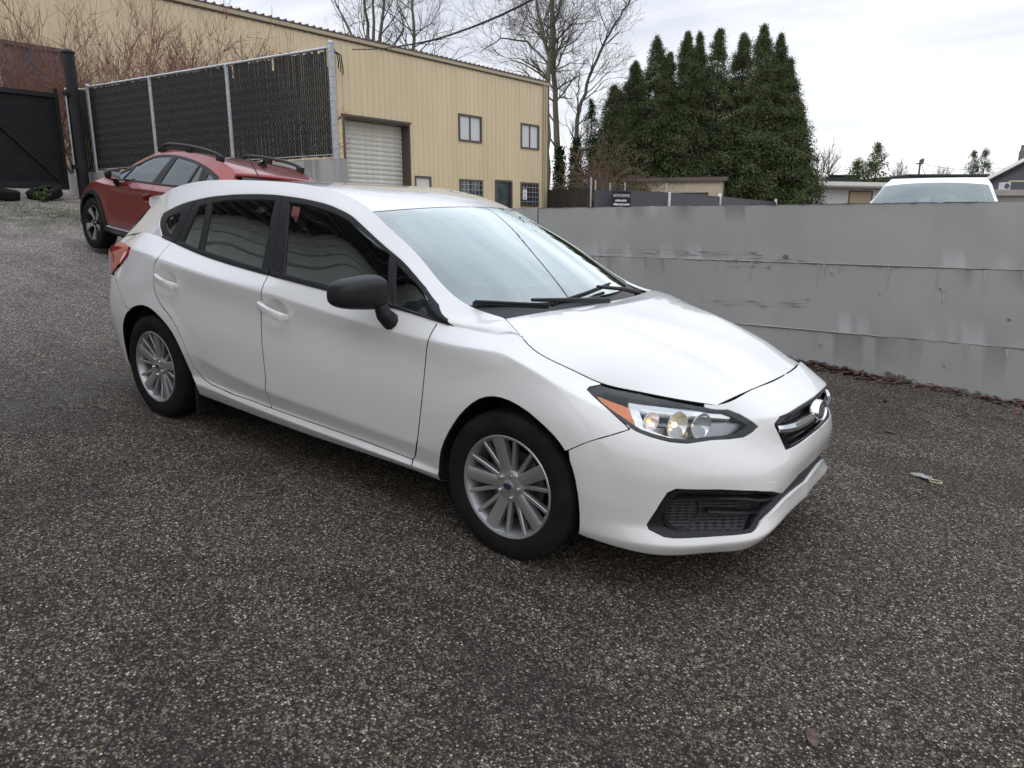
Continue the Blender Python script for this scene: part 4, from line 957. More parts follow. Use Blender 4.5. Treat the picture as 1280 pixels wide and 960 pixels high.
    for sg in (-1, 1):        # blanked fog-lamp pod
        Pn, N = sev('low', [(312, 40.0)]); c = Vector((Pn[0][0], -sg * -abs(Pn[0][1]) * 1, Pn[0][2])); c.y = sg * abs(c.y); c -= Vector((N[0][0], sg * abs(N[0][1]), N[0][2])) * .030
        ax = Vector((.80, .60 * sg, .05)).normalized(); rot = ax.to_track_quat('Z', 'Y').to_matrix(); mb = MB()
        mb.lathe([(.001, -.045), (.030, -.043), (.046, -.030), (.052, -.010), (.056, -.006)], 28); mb.v = [tuple(rot @ Vector((p[0] * 1.35, p[1] * 1.30, p[2])) + c) for p in mb.v]; mb.build('fog_lamp_blank', M['plastic'], it, True)
    # rear glass, spoiler, cowl
    TE = PD['top'][0]; LE = PD['low'][:52, 149]
    V, F = lerp_strip(LE[:48], TE[:46], 30, True, (-.03, 0, 0)); link('rear_window', smesh('rear_window', (V, F), sharp=60), M['gloss_black'] if kind == 'red' else M['glass'], tg)
    sec = []
    E0 = PD['top'][0]; E1 = PD['top'][5]; V = []; n = len(E0)
    for k, (dx, dz) in enumerate(((.06, .003), (-.02, .003), (-.048, -.004), (-.060, -.022), (-.058, -.046), (-.030, -.066), (.05, -.060))):
        V.append(np.stack([E0[:, 0] + dx * (1 - .25 * (E0[:, 1] / .56) ** 4), E0[:, 1] * (1 + .075 * (dx < .03)), E0[:, 2] + dz], 1))
    V = np.concatenate(V); V[:, 1] *= -1; F = []
    for k in range(6):
        for i in range(n - 1): F += [(k * n + i, k * n + i + 1, (k + 1) * n + i + 1), (k * n + i, (k + 1) * n + i + 1, (k + 1) * n + i)]
    F += [(n - 1 + k * n, n - 1 + (k + 1) * n, n - 1) for k in range(1, 6)]
    F = np.array(F); n0 = len(V); F = np.concatenate([F, F[:, ::-1] + n0]); V = np.concatenate([V, V * [1, -1, 1]])
    link('roof_spoiler', smesh('roof_spoiler', (V, F), sharp=50), paint, root).location = (0, 0, lift)
    A = PD['top'][int(IWS) - 2].copy(); A[:, 2] -= .012; Bc = PD['hood'][1].copy(); Bc[:, 2] -= .028; Bc[:, 0] += .02
    V, F = lerp_strip(A, Bc, 30, True, (0, 0, -.012)); cw = link('cowl_panel', smesh('cowl_panel', (V, F)), M['plastic'], root); cw.location = (0, 0, lift)
    # wipers
    for pts, arm in (([(1.005, -.715, .998), (1.10, -.60, .992), (1.205, -.44, .981)], [(1.155, -.505, 1.000), (1.26, -.28, .992), (1.285, -.06, .972)]), ([(1.205, -.41, .986), (1.215, -.16, 1.010), (1.180, .13, 1.026)], [(1.200, -.02, 1.022), (1.235, .18, .998), (1.235, .36, .965)])):
        wp = empty('wiper', (0, 0, lift), (0, 0, 0), root)
        mb = MB(); mb.tube(pts, .0085, 6); mb.tube([Vector(p) + Vector((.010, 0, .010)) for p in pts], .006, 6); mb.build('wiper_blade', M['trim'], wp, True)
        mb = MB(); mb.tube([Vector(p) + Vector((.006, 0, .012)) for p in arm], [.008, .010, .014], 8); mb.ball(arm[-1], .018); mb.build('wiper_arm', M['trim'], wp, True)
    # antenna
    mb = MB()
    if kind == 'white':
        an = empty('antenna', (-1.42, 0, 1.388), (0, 0, 0), root); mb.ball((0, 0, 0), (.045, .022, .016)); mb.build('antenna_base', paint, an, True)
        mb = MB(); mb.tube([(.0, 0, .01), (-.03, 0, .06), (-.165, .0, .215)], [.006, .004, .0025], 6); mb.build('antenna_rod', M['trim'], an, True)
    elif kind == 'red':
        an = MB(); an.prism([(-1.42, 1.375), (-1.24, 1.395), (-1.36, 1.46), (-1.42, 1.465)], .03); an.v = [(x, y - .015, z) for x, y, z in an.v]; an.build('antenna_fin', M['gloss_black'], root).location = (0, 0, lift)
    # floor, seats, dashboard
    mb = MB(); mb.box((-1.9, -.66, .19), (1.75, .66, .215)); mb.build('underbody', M['dark'], root).location = (0, 0, lift)
    mb = MB(); mb.box((-1.9, -.70, .26), (1.0, .70, .30)); mb.build('cabin_floor', M['dash'], root).location = (0, 0, lift)
    it2 = [('front_seat', .28, -.37), ('front_seat', .28, .37)]
    for nm, sx, sy in it2:
        st_ = empty(nm, (0, 0, lift), (0, 0, 0), root)
        mb = MB(); mb.box((sx - .28, sy - .25, .32), (sx + .27, sy + .25, .56), .06); mb.build('seat_cushion', M['seat'], st_, True)
        mb = MB(); mb.box((-.09, -.25, 0), (.07, .25, .60), .06); mb.build('seat_back', M['seat'], st_, True, (sx - .28, sy, .50), (0, R(-20), 0))
        mb = MB(); mb.box((-.055, -.135, 0), (.055, .135, .19), .045); mb.build('headrest', M['seat'], st_, True, (sx - .50, sy, 1.085), (0, R(-14), 0))
    st_ = empty('rear_seat', (0, 0, lift), (0, 0, 0), root)
    mb = MB(); mb.box((-1.0, -.64, .34), (-.52, .64, .56), .05); mb.build('seat_cushion', M['seat'], st_, True)
    mb = MB(); mb.box((-.08, -.64, 0), (.07, .64, .58), .05); mb.build('seat_back', M['seat'], st_, True, (-1.02, 0, .50), (0, R(-22), 0))
    for sy in (-.37, 0, .37): mb = MB(); mb.box((-.045, -.12, 0), (.045, .12, .15), .035); mb.build('headrest', M['seat'], st_, True, (-1.24, sy, 1.055), (0, R(-12), 0))
    db = empty('dashboard', (0, 0, lift), (0, 0, 0), root)
    mb = MB(); mb.prism([(.70, .60), (.66, .80), (.72, .93), (.86, .955), (1.02, .93), (1.13, .90), (1.12, .60)], 1.36, lambda x, y, z: (x, y - .68, z)); mb.build('dash_top', M['dash'], db)
    mb = MB(); ring = [(.19 * math.cos(2 * math.pi * i / 28), .19 * math.sin(2 * math.pi * i / 28)) for i in range(29)]
    rt = Matrix.Rotation(R(-62), 3, 'Y'); c0 = Vector((.50, .37, .90)); mb.tube([rt @ Vector((a, b, 0)) + c0 for a, b in ring], .014, 8, False); mb.tube([c0 + rt @ Vector((0, -.18, 0)), c0, c0 + rt @ Vector((0, .18, 0))], .022, 6); mb.tube([c0, c0 + Vector((.2, 0, -.08))], .04, 8); mb.build('steering_wheel', M['dash'], db, True)
    mb = MB(); mb.box((.53, -.10, 1.205), (.55, .10, 1.255), .009); mb.build('rear_view_mirror', M['seat'], root, True).location = (0, 0, lift)
    # wheels
    rr = .306 if kind != 'red' else .345; key = 'red' if kind == 'red' else 'white'
    for wx, sp_ in ((1.335, 34), (-1.335, 12)):
        for s in (-1, 1): wheel(root, (wx, s * .770, rr), R(sp_ if s < 0 else sp_ + 20), s > 0, key)
    return root
CAR_M = Matrix(((0.9976, 0.0009, 0.0698), (0.0, 0.9999, -0.0134), (-0.0698, 0.0133, 0.9975)))
car = tag(build_car('parked_car', M['white'], (0, 0, 0), CAR_M), 'white five-door hatchback with silver alloy wheels and black mirrors parked in front', 'car')
# ================================================================== RETAINING WALL
def _wall_mat():
    m = mat('grey_painted_concrete', (.25, .253, .25), .78); k = NT(m); P = k.co()
    f = k.noise(P, 1.1, 7, .6, .3); f2 = k.noise(k.mapv(P, (6, 6, .7)), 1.5, 6, .62); f3 = k.noise(P, 34, 4, .6)
    c = k.ramp(f, [(.30, (.265, .268, .262)), (.70, (.330, .332, .325))])
    c = k.mix(k.math('MULTIPLY', k.ramp(f2, [(.50, 0), (.74, 1)]), .07), c, (.18, .178, .17))
    c = k.mix(k.math('MULTIPLY', k.ramp(k.noise(k.mapv(P, (8, 8, .55), (0, 0, 0), (3, 0, 0)), 2.1, 5, .6), [(.58, 0), (.75, 1)]), .08), c, (.40, .40, .385))
    c = k.mix(k.math('MULTIPLY', k.ramp(f3, [(.66, 0), (.76, 1)]), .5), c, (.10, .098, .09))
    k.base(c); n1 = k.bump(f3, .35, .004); k.normal(k.bump(f, .3, .02, n1)); return m
M['wall'] = _wall_mat()
M['wall_dark'] = noisy('dark_chipped_concrete', (.10, .098, .092), (.19, .185, .175), 22, .9, .5, .01)
wd = Vector((-.9988, .0484, 0)).normalized(); wang = math.atan2(wd.y, wd.x)
def wall_block(name, s0, s1, z0, z1, y0, y1, parent, seed, m, chip=.0035):
    """a course of poured blocks with worn, uneven arrises; local x along the wall, y into it"""
    rg = np.random.default_rng(seed); ns = max(2, int((s1 - s0) / .05)); ss = np.linspace(s0, s1, ns + 1)
    rows = [(z0, .004), (z0 + .004, .0005), ((z0 * 2 + z1) / 3, 0), ((z0 + z1 * 2) / 3, 0), (z1 - .004, .0005), (z1, .004)]
    V = []
    for j, (z, dy) in enumerate(rows):
        jit = rg.random(ns + 1) ** 4 * chip * (3 if j in (0, 5) else .5) ; jz = (rg.random(ns + 1) ** 3) * chip * 1.6 * (1 if j == 5 else 0)
        wav = .004 * np.sin(ss * 1.7 + seed + j)
        V += [(s, y0 + dy + a + w, z - b) for s, a, b, w in zip(ss, jit, jz, wav)]
    for z in (z1 - .004, z0): V += [(s, y1, z) for s in ss]
    n = ns + 1; R_ = len(rows) + 2; F = []
    for j in range(R_):
        k = (j + 1) % R_
        F += [(j * n + i, j * n + i + 1, k * n + i + 1, k * n + i) for i in range(ns)]
    F += [tuple(j * n for j in range(R_)), tuple(j * n + ns for j in range(R_ - 1, -1, -1))]
    mb = MB(); mb.add(V, F); o = mb.build(name, m, parent, True); return o
wall = empty('retaining_wall', (2.2895, 3.8318, 0), (0, 0, wang)); tag(wall, 'long grey painted concrete retaining wall with white drip stains behind the white car', 'wall')
# local +y points into the bank (the frame is turned, so x runs left and y towards the viewer: use negative y for depth)
for s0, s1 in ((-5.2, 4.135), (4.15, 7.95)):
    for (z0, z1, dy) in ((.8845, 1.405, 0.0), (.2805, .8825, .0006), (-.75, .2785, .0012)):
        o = wall_block('concrete_course', s0, s1, z0, z1, .0 - dy, -.30, wall, int(s0 * 7 + z0 * 50) % 97, M['wall'])
for v in ():
    pass
# pale lime drips below the joints and dark scrapes, a few millimetres of build-up each
def drips():
    rg = np.random.default_rng(11); mb = MB()
    spots = [(-.55, .876), (-.30, .876), (.03, .876), (.40, .876), (.80, .876), (.93, .876), (.98, .876), (1.42, .872), (1.60, .875), (1.95, .87), (2.5, .876), (3.3, .876), (-.03, .712), (.30, .270), (.08, .27), (-.24, .27), (-.52, .268), (.62, .272), (.95, .272), (1.2, .27), (-.9, .876), (-.85, .268), (-1.3, .876)]
    for s, z in spots:
        L = .05 + .17 * rg.random(); w = .004 + .007 * rg.random(); n = 7; V = []
        for i in range(n + 1):
            t = i / n; ww = w * (1.0 - .75 * t) * (.75 + .5 * rg.random()) * (1.25 if i == 0 else 1); o = .006 * rg.standard_normal() * t
            V += [(s - ww + o, .0062 + (z < .3) * .002, z - L * t), (s + o, .0078 + (z < .3) * .002, z - L * t), (s + ww + o, .0062 + (z < .3) * .002, z - L * t)]
        mb.add(V, [(3 * i + k, 3 * i + k + 1, 3 * i + k + 4, 3 * i + k + 3) for i in range(n) for k in (0, 1)])
    # ragged mortar bloom along the joints
    for z, lo, hi in ((.884, -2.5, 3.9), (.279, -2.2, 1.6)):
        for _ in range(46):
            s = lo + (hi - lo) * rg.random(); l = .02 + .10 * rg.random(); w = .0008 + .0016 * rg.random()
            mb.add([(s, .0066 + (z < .3) * .002, z - w), (s + l, .0066 + (z < .3) * .002, z - w * .6), (s + l, .0066 + (z < .3) * .002, z + w * .6), (s, .0066 + (z < .3) * .002, z + w)], [(0, 1, 2, 3)])
    o = mb.build('lime_drips', noisy('lime_bloom', (.27, .268, .255), (.40, .395, .375), 40, .9), wall); o['kind'] = 'stuff'
    mb = MB()
    for z0, s0, s1, sl in ((.965, 1.55, 2.95, .012), (.945, 1.5, 2.6, .01), (.925, 1.9, 3.25, .004), (.955, 2.9, 3.3, -.01), (.905, 1.05, 1.65, .01), (.83, 1.4, 1.85, 0), (.50, 1.0, 2.1, -.03), (.47, 1.0, 1.9, -.03), (.54, 1.0, 1.3, -.06)):
        n = 26; p = [(s0 + (s1 - s0) * i / n, z0 + sl * (i / n - .5) + .004 * math.sin(i * .45 + z0 * 40) + .0025 * rg.standard_normal()) for i in range(n + 1)]; V = []
        for i, (s, z) in enumerate(p):
            w = .0006 + .0042 * max(0, math.sin(i * .7 + s0 * 5)) * rg.random(); V += [(s, .0055 + (z < .88) * .004, z - w), (s, .0055 + (z < .88) * .004, z + w)]
        mb.add(V, [(2 * i, 2 * i + 2, 2 * i + 3, 2 * i + 1) for i in range(n)])
    for s, z, q in ((1.28, .935, .03), (.0, .712, .012), (.86, .80, .01), (1.75, .88, .02), (1.55, .878, .018), (-.5, .50, .012), (.45, .64, .008), (.9, .15, .012), (-.1, .08, .01), (-.75, .42, .01)):
        mb.add([(s + q * math.cos(a) * (.7 + .6 * rg.random()), .0075 + (z < .88) * .002 + (z < .28) * .007, z + q * .7 * math.sin(a)) for a in np.linspace(0, 6.28, 9)[:-1]], [tuple(range(8))])
    o = mb.build('scrapes', M['wall_dark'], wall); o['kind'] = 'stuff'
drips()
# dead leaves drifted along the foot of the wall
def leaf_mesh(n_, seed, place):
    rg = np.random.default_rng(seed); V = []; F = []
    for i in range(n_):
        x, y, z = place(rg); s = .018 + .030 * rg.random(); a = rg.random() * 6.28; tl = rg.normal(0, .45); cu = rg.random() * .5
        pts = [(-1, 0, 0), (-.3, .5, cu * .4), (.5, .4, cu * .3), (1, 0, .1), (.5, -.42, cu * .35), (-.3, -.5, cu * .5)]
        b = len(V)
        for px_, py_, pz_ in pts:
            X, Y = px_ * math.cos(a) - py_ * math.sin(a), px_ * math.sin(a) + py_ * math.cos(a); V.append((x + X * s, y + Y * s, z + (pz_ + tl * px_ * .5 + .12) * s))
        F += [(b, b + 1, b + 2, b + 3), (b, b + 3, b + 4, b + 5)]
    return V, F
def _leafmat():
    m = mat('dead_leaf', (.12, .055, .035), .7); k = NT(m); k.base(k.ramp(k.noise(k.co(), 31, 3, .7), [(.3, (.040, .022, .018)), (.5, (.085, .044, .034)), (.7, (.150, .085, .062))])); return m
M['leaf'] = _leafmat()
def at_wall(s, d): return 2.2895 + wd.x * s - wd.y * d * 1.0, 3.8318 + wd.y * s - abs(wd.x) * d
def drift(rg):
    s = rg.choice([rg.normal(1.1, .55), rg.normal(.45, .35), rg.normal(-.55, .25), rg.uniform(-3, 4)], p=[.5, .3, .12, .08]); d = abs(rg.normal(0, .085)) + .012
    x, y = at_wall(s, d); return x, y, float(lot_z(x, y)) + abs(rg.normal(0, .018)) * max(0, 1 - d / .2) + .003
mb = MB(); mb.add(*leaf_mesh(430, 5, drift)); tag(mb.build('leaves', M['leaf'], fixn=False), 'drift of brown dead leaves along the foot of the grey wall', kind='stuff')
for x, y, lb, s in ((2.277, 2.183, 'single curled brown leaf on the asphalt right of the car nose', 1.3), (2.936, 3.429, 'pale pinkish dead leaf on the asphalt close to the wall', 1.7), (2.646, -1.14, 'small tan leaf lying alone on the asphalt in the near right', .8), (1.149, -1.75, 'reddish leaf pressed flat on the asphalt in the near left', .8), (2.10, 3.02, 'brown leaf midway between the car nose and the leaf drift', 1.1)):
    rg = np.random.default_rng(int(abs(x) * 100)); V, F = leaf_mesh(1, int(abs(x * 77)), lambda r: (0, 0, 0)); mb = MB(); mb.add([(a * s, b * s, c * s) for a, b, c in V], F)
    mm = mb.build('fallen_leaf', M['leaf'], fixn=False); mm.location = (x, y, float(lot_z(x, y)) + .006); tag(mm, lb, 'leaf')
# crushed strip of packaging with yellowish wire rings
deb = empty('crushed_packaging', (2.601, 1.395, float(lot_z(2.601, 1.395)) + .004), (0, 0, R(-35))); tag(deb, 'crushed grey strip with cream wire rings lying on the asphalt', 'litter')
M['cream'] = mat('cream_plastic_wire', (.62, .56, .30), .4); M['film'] = noisy('crumpled_grey_film', (.22, .215, .20), (.36, .35, .33), 60, .5, .6, .004)
mb = MB(); rg = np.random.default_rng(4); n = 8; V = [(-.075 + .11 * i / n, (-.024 + .048 * j / 4) * (1 - .3 * abs(i / n - .5)), .006 + .010 * rg.random()) for i in range(n + 1) for j in range(5)]
mb.add(V, [(i * 5 + j, i * 5 + j + 1, (i + 1) * 5 + j + 1, (i + 1) * 5 + j) for i in range(n) for j in range(4)]); mb.build('crumpled_film', M['film'], deb, True, fixn=False)
def loop(cx, cy, rx, ry, sd, a0=0, a1=6.4):
    rg = np.random.default_rng(sd); return [(cx + rx * math.cos(a) * (1 + .12 * rg.standard_normal()), cy + ry * math.sin(a) * (1 + .12 * rg.standard_normal()), .006 + .006 * rg.random()) for a in np.linspace(a0, a1, 11)]
for pts in (loop(.062, -.004, .036, .028, 1), loop(-.062, -.012, .030, .016, 2, 2.4, 7.0), loop(-.008, .026, .016, .010, 5, .3, 3.4)):
    MB().tube(pts, .0026, 6).build('wire_ring', M['cream'], deb, True)

# ================================================================== CHAIN LINK FENCE ON ITS CONCRETE FOOTING
fdv = Vector((-.9961, -.0884, 0)); fang = math.atan2(fdv.y, fdv.x)
foot = wall_block('concrete_footing', -.15, 8.2, -.45, 2.30, .10, -.12, None, 5, M['wall']); foot.location = (-7.1631, 5.6708, 0); foot.rotation_euler = (0, 0, fang)
tag(foot, 'grey concrete footing wall under the chain link fence beside the red car', 'wall')
fence = empty('chain_link_fence', (-7.1631, 5.6708, 0), (0, 0, fang)); tag(fence, 'galvanised chain link fence filled with black slats behind the red car', 'fence')
def _galv():
    m = mat('galvanised_steel', (.42, .44, .46), .48, .6); k = NT(m); k.base(k.ramp(k.noise(k.co(), 22, 5, .6), [(.3, (.30, .32, .34)), (.7, (.50, .52, .54))])); return m
M['galv'] = _galv(); M['slat'] = noisy('black_privacy_slat', (.007, .007, .008), (.014, .014, .015), 9, .6, spec=.25)
M['wire'] = mat('galvanised_wire', (.15, .15, .148), .5, .4)
FT = 4.075; FB = 2.33
def fpost(s, r, top, bot=1.6):
    mb = MB(); mb.lathe([(r, bot), (r, top)], 16); mb.lathe([(r * 1.12, top), (r * 1.1, top + .02), (r * .5, top + .045), (.001, top + .05)], 16)
    for z in np.linspace(FB + .15, top - .12, 5): mb.lathe([(r * 1.0, z - .016), (r * 1.10, z - .014), (r * 1.10, z + .014), (r * 1.0, z + .016)], 16)
    mb.build('fence_post', M['galv'], fence, True, (s, 0, 0))
fpost(0.0, .052, FT + .06, .2); fpost(2.64, .036, FT - .03); fpost(4.98, .036, FT - .03); fpost(7.18, .045, FT + .02)
MB().tube([(0, 0, FT), (7.18, 0, FT)], .026, 12).build('top_rail', M['galv'], fence, True)
for a, b in ((.05, 2.60), (2.68, 4.94), (5.02, 7.14)):
    rg = np.random.default_rng(int(a * 10)); mb = MB(); n = int((b - a) / .0505)
    for i in range(n):
        s = a + (i + .5) * (b - a) / n; t = rg.normal(0, .0018); lo = FB + .02 - rg.random() * .02; hi = FT - .05 + rg.random() ** 2 * .10; w = .0196 if a > 1 else .0188
        if rg.random() < .03 and a < 1: hi -= .3 * rg.random()
        mb.add([(s - w + t, -.004, lo), (s + w + t, .004, lo), (s + w - t, .004, hi), (s - w - t, -.004, hi), (s - w + t, -.007, lo), (s + w + t, .001, lo), (s + w - t, .001, hi), (s - w - t, -.007, hi)], [(0, 1, 2, 3), (7, 6, 5, 4), (0, 4, 5, 1), (1, 5, 6, 2), (2, 6, 7, 3), (3, 7, 4, 0)])
    o = mb.build('privacy_slats', M['slat'], fence); o['kind'] = 'stuff'
    # woven wire: each wire zigzags up between its neighbours
    P0, P1 = [], []; pitch = .078; nz = int((FT - FB) / pitch)
    for i in range(int((b - a) / pitch) + 1):
        s = a + i * pitch
        for j in range(nz):
            z0 = FB + j * pitch; A = s + (pitch * .5 if j % 2 else -pitch * .5); B = s + (-pitch * .5 if j % 2 else pitch * .5)
            P0.append((A, .003 * (1 if j % 2 else -1), z0)); P1.append((B, .003 * (-1 if j % 2 else 1), z0 + pitch))
    P0, P1 = np.array(P0), np.array(P1); d = P1 - P0; d /= np.linalg.norm(d, axis=1, keepdims=True); u = np.cross(d, [0, 1, 0]); u /= np.linalg.norm(u, axis=1, keepdims=True); w = np.cross(d, u); r = .0022
    ring = [np.cos(t) * u * r + np.sin(t) * w * r for t in (0, 2.094, 4.188)]; V = np.concatenate([P0 + q for q in ring] + [P1 + q for q in ring]); m_ = len(P0); I = np.arange(m_)
    F = np.concatenate([np.stack([I + k * m_, I + ((k + 1) % 3) * m_, I + ((k + 1) % 3 + 3) * m_, I + (k + 3) * m_], 1) for k in range(3)])
    o = link('chain_mesh', fast_mesh('chain_mesh', V + [0, .013, 0], F), M['wire'], fence); o['kind'] = 'stuff'
# weathered strapping line low on the mesh
MB().tube([(0, .02, FB + .04), (7.18, .02, FB + .04)], .006, 6).build('tension_wire', M['galv'], fence)

# ================================================================== BLACK GATE
gd = Vector((.12, 1.13, 0)).normalized(); gang = math.atan2(gd.y, gd.x)
M['black_paint'] = noisy('weathered_black_paint', (.006, .006, .007), (.015, .015, .018), 3.5, .55, .25, .004, 8, spec=.3)
def _osb():
    m = mat('black_painted_board', (.008, .008, .009), .6, spec=.25); k = NT(m); v = k.mapv(k.co(), (1, 1, 3.2), (0, 0, 0)); f = k.noise(v, 5.5, 8, .72, 1.2)
    k.base(k.ramp(f, [(.42, (.005, .005, .006)), (.60, (.010, .010, .012)), (.76, (.040, .039, .036))])); k.normal(k.bump(f, .5, .012)); return m
gate = empty('black_gate', (-14.70, 4.50, 0), (0, 0, gang)); tag(gate, 'tall black boarded gate with a diagonal brace left of the red car', 'gate')
for i, (a, b) in enumerate(((-5.2, -3.75), (-3.74, -2.49), (-2.48, -1.24), (-1.23, .02))): MB().box((a, .03, 1.97), (b, .055, 3.86)).build('board', _osb() if i == 0 else bpy.data.materials['black_painted_board'], gate)
MB().box((-5.2, -.02, 3.83), (.06, .03, 3.93), .006).build('top_rail', M['black_paint'], gate); MB().box((-5.2, -.02, 1.93), (.06, .03, 2.07), .006).build('bottom_rail', M['black_paint'], gate)
MB().box((.0, -.025, 1.93), (.075, .06, 4.02), .006).build('stile', M['black_paint'], gate)
mb = MB(); mb.tube([(-1.7, -.005, 3.85), (-.02, -.005, 2.05)], .030, 4); mb.build('brace', M['black_paint'], gate)
gp = empty('gate_post', (-14.32, 4.72, 0)); tag(gp, 'thick black steel post with a cap between gate and fence', 'post')
MB().lathe([(.115, 1.4), (.115, 4.70), (.13, 4.70), (.135, 4.73), (.09, 4.775), (.001, 4.785)], 24).build('post_body', M['black_paint'], gp, True)
MB().tube([(.02, -.16, 2.2), (.0, -.145, 3.95)], .016, 8).build('hinge_rod', M['galv'], gp, True)
for z in (2.35, 3.85): MB().box((-.06, -.19, z), (.06, -.08, z + .09), .006).build('hinge', M['black_paint'], gp)
# short return of the fence beside the post
rf = empty('fence_return', (-14.66, 4.72, 0), (0, 0, R(42))); tag(rf, 'narrow slatted fence section between the black post and the galvanised fence', 'fence')
MB().box((0, -.02, 1.5), (.42, .1, 2.30)).build('footing', M['wall'], rf); MB().tube([(0, 0, 4.03), (.45, 0, 4.03)], .022, 8).build('top_rail', M['galv'], rf, True)
mb = MB()
for i in range(9): mb.box((.02 + i * .048, -.003, 2.31), (.062 + i * .048, .003, 4.0))
o = mb.build('privacy_slats', M['slat'], rf); o['kind'] = 'stuff'
# two tyres lying under the gate
for (x, y, t, lb) in ((-14.25, 3.88, R(16), 'old black tyre lying flat under the gate beside the red car'), (-14.12, 3.02, R(-6), 'old black tyre under the gate at the left edge of the photo')):
    mb = MB(); mb.lathe([(.19, -.085), (.21, -.10), (.29, -.105), (.325, -.08), (.332, -.03), (.326, -.028), (.326, -.02), (.332, -.016), (.332, .016), (.326, .02), (.326, .028), (.332, .03), (.325, .08), (.29, .105), (.21, .10), (.19, .085)], 40, 'z')
    o = mb.build('old_tyre', M['rubber'] if 'rubber' in M else M['slat'], None, True); o.location = (x, y, float(lot_z(x, y)) + .115); o.rotation_euler = (t, R(8), 0); tag(o, lb, 'tyre', 'tyres under the black gate')
# ================================================================== TAN METAL BUILDING
BA = math.atan2(.998, .0637)
bld = empty('metal_building', (-19.716, 30.912, 0), (0, 0, BA)); tag(bld, 'tall tan ribbed metal building with a roll-up door and small windows', 'building')
def _tan():
    m = mat('tan_metal_siding', (.40, .315, .185), .42); k = NT(m); P = k.co(); f = k.noise(k.mapv(P, (1.2, 1, .25)), .8, 7, .6)
    c = k.ramp(f, [(.3, (.60, .485, .30)), (.7, (.68, .56, .36))]); st = k.ramp(k.noise(k.mapv(P, (3.3, 1, .10)), 1.6, 5, .65), [(.60, 0), (.80, 1)])
    k.base(k.mix(k.math('MULTIPLY', st, .25), c, (.45, .34, .19))); return m
M['tan'] = _tan(); M['tan_trim'] = mat('tan_trim', (.40, .33, .22), .5); M['brown'] = mat('bronze_frame', (.085, .065, .050), .5)
M['pane'] = mat('pale_blind_behind_glass', (.52, .53, .53), .22); M['pane'].node_tree.nodes['Principled BSDF'].inputs['Coat Weight'].default_value = .8
M['dkpane'] = mat('dark_window_glass', (.035, .042, .045), .08); M['dkpane'].node_tree.nodes['Principled BSDF'].inputs['Coat Weight'].default_value = 1
M['cream_paint'] = noisy('cream_door_paint', (.56, .55, .49), (.64, .63, .57), 3, .5)
ZB, ZE = 1.0, 8.34
OPEN = [(-13.26, -9.71, ZB, 5.33), (-6.66, -5.11, 4.92, 6.10), (-2.11, -.64, 4.91, 6.12), (-6.64, -5.08, 2.02, 3.18), (-4.10, -2.83, ZB, 3.25), (-2.13, -.64, 2.02, 3.21), (-9.51, -8.54, ZB, 3.20), (-24.9, -23.2, 4.6, 6.14)]
def ribbed(name, x0, x1, zlo, zhi, opens, m, parent, pitch=.3048, hgt=.034, y=0.0):
    """ribbed sheet in the x-z plane facing -y, with openings left out"""
    br = {}
    n0, n1 = math.floor(x0 / pitch) - 1, math.ceil(x1 / pitch) + 1
    prof = [(0, 0), (.195, 0), (.222, 1), (.262, 1), (.289, 0)]
    def dep(x):
        t = (x / pitch - math.floor(x / pitch)) * pitch
        P_ = [(0, 0), (.195, 0), (.222, 1), (.262, 1), (.289, 0), (.3048, 0)]
        return float(np.interp(t, [a for a, _ in P_], [b for _, b in P_])) * hgt
    X = {x0, x1}
    for n in range(n0, n1 + 1):
        for a, _ in prof: X.add(n * pitch + a)
    for o in opens: X.add(o[0]); X.add(o[1])
    X = sorted(x for x in X if x0 <= x <= x1); mb = MB()
    for a, b in zip(X[:-1], X[1:]):
        if b - a < 1e-5: continue
        c = (a + b) / 2; cuts = sorted((o[2], o[3]) for o in opens if o[0] < c < o[1]); z = zlo; da, db = dep(a + 1e-6), dep(b - 1e-6)
        for p, q in cuts + [(zhi, zhi)]:
            if p > z: mb.add([(a, y - da, z), (b, y - db, z), (b, y - db, p), (a, y - da, p)], [(0, 1, 2, 3)])
            z = max(z, q)
    return mb.build(name, m, parent, fixn=False)
front_wall = ribbed('wall', -34, 0, ZB, ZE - .12, OPEN, M['tan'], bld)
mb = MB(); mb.add([(0, 0, ZB), (0, 16, ZB), (0, 16, ZE - .1), (0, 0, ZE - .1)], [(0, 1, 2, 3)]); mb.add([(-34, 16, ZB), (0, 16, ZB), (0, 16, ZE), (-34, 16, ZE)], [(3, 2, 1, 0)]); mb.build('wall', M['tan'], bld, fixn=False)
mb = MB(); mb.add([(-34.3, -.10, ZE + .02), (.25, -.10, ZE + .02), (.25, 16, ZE + .5), (-34.3, 16, ZE + .5), (-34.3, -.10, ZE - .04), (.25, -.10, ZE - .04), (.25, 16, ZE + .44), (-34.3, 16, ZE + .44)], [(0, 1, 2, 3), (7, 6, 5, 4), (0, 4, 5, 1), (1, 5, 6, 2), (2, 6, 7, 3), (3, 7, 4, 0)])
roof = mb.build('roof', M['brown'], bld)
mb = MB()
for i in range(112): x = -34 + i * .3048; mb.add([(x, -.13, ZE + .02), (x + .07, -.13, ZE + .02), (x + .055, -.13, ZE + .072), (x + .015, -.13, ZE + .072), (x, 16, ZE + .5), (x + .07, 16, ZE + .5), (x + .055, 16, ZE + .55), (x + .015, 16, ZE + .55)], [(0, 1, 2, 3), (0, 4, 5, 1), (1, 5, 6, 2), (2, 6, 7, 3), (3, 7, 4, 0)])
o = mb.build('roof_ribs', M['brown'], roof); o['kind'] = 'stuff'
MB().box((-34.2, -.105, ZE - .17), (.20, -.045, ZE - .045), .01).build('eave_trim', M['tan_trim'], bld)
MB().box((-34.2, -.050, ZE - .22), (.18, -.036, ZE - .172)).build('eave_shadow_trim', M['brown'], bld)
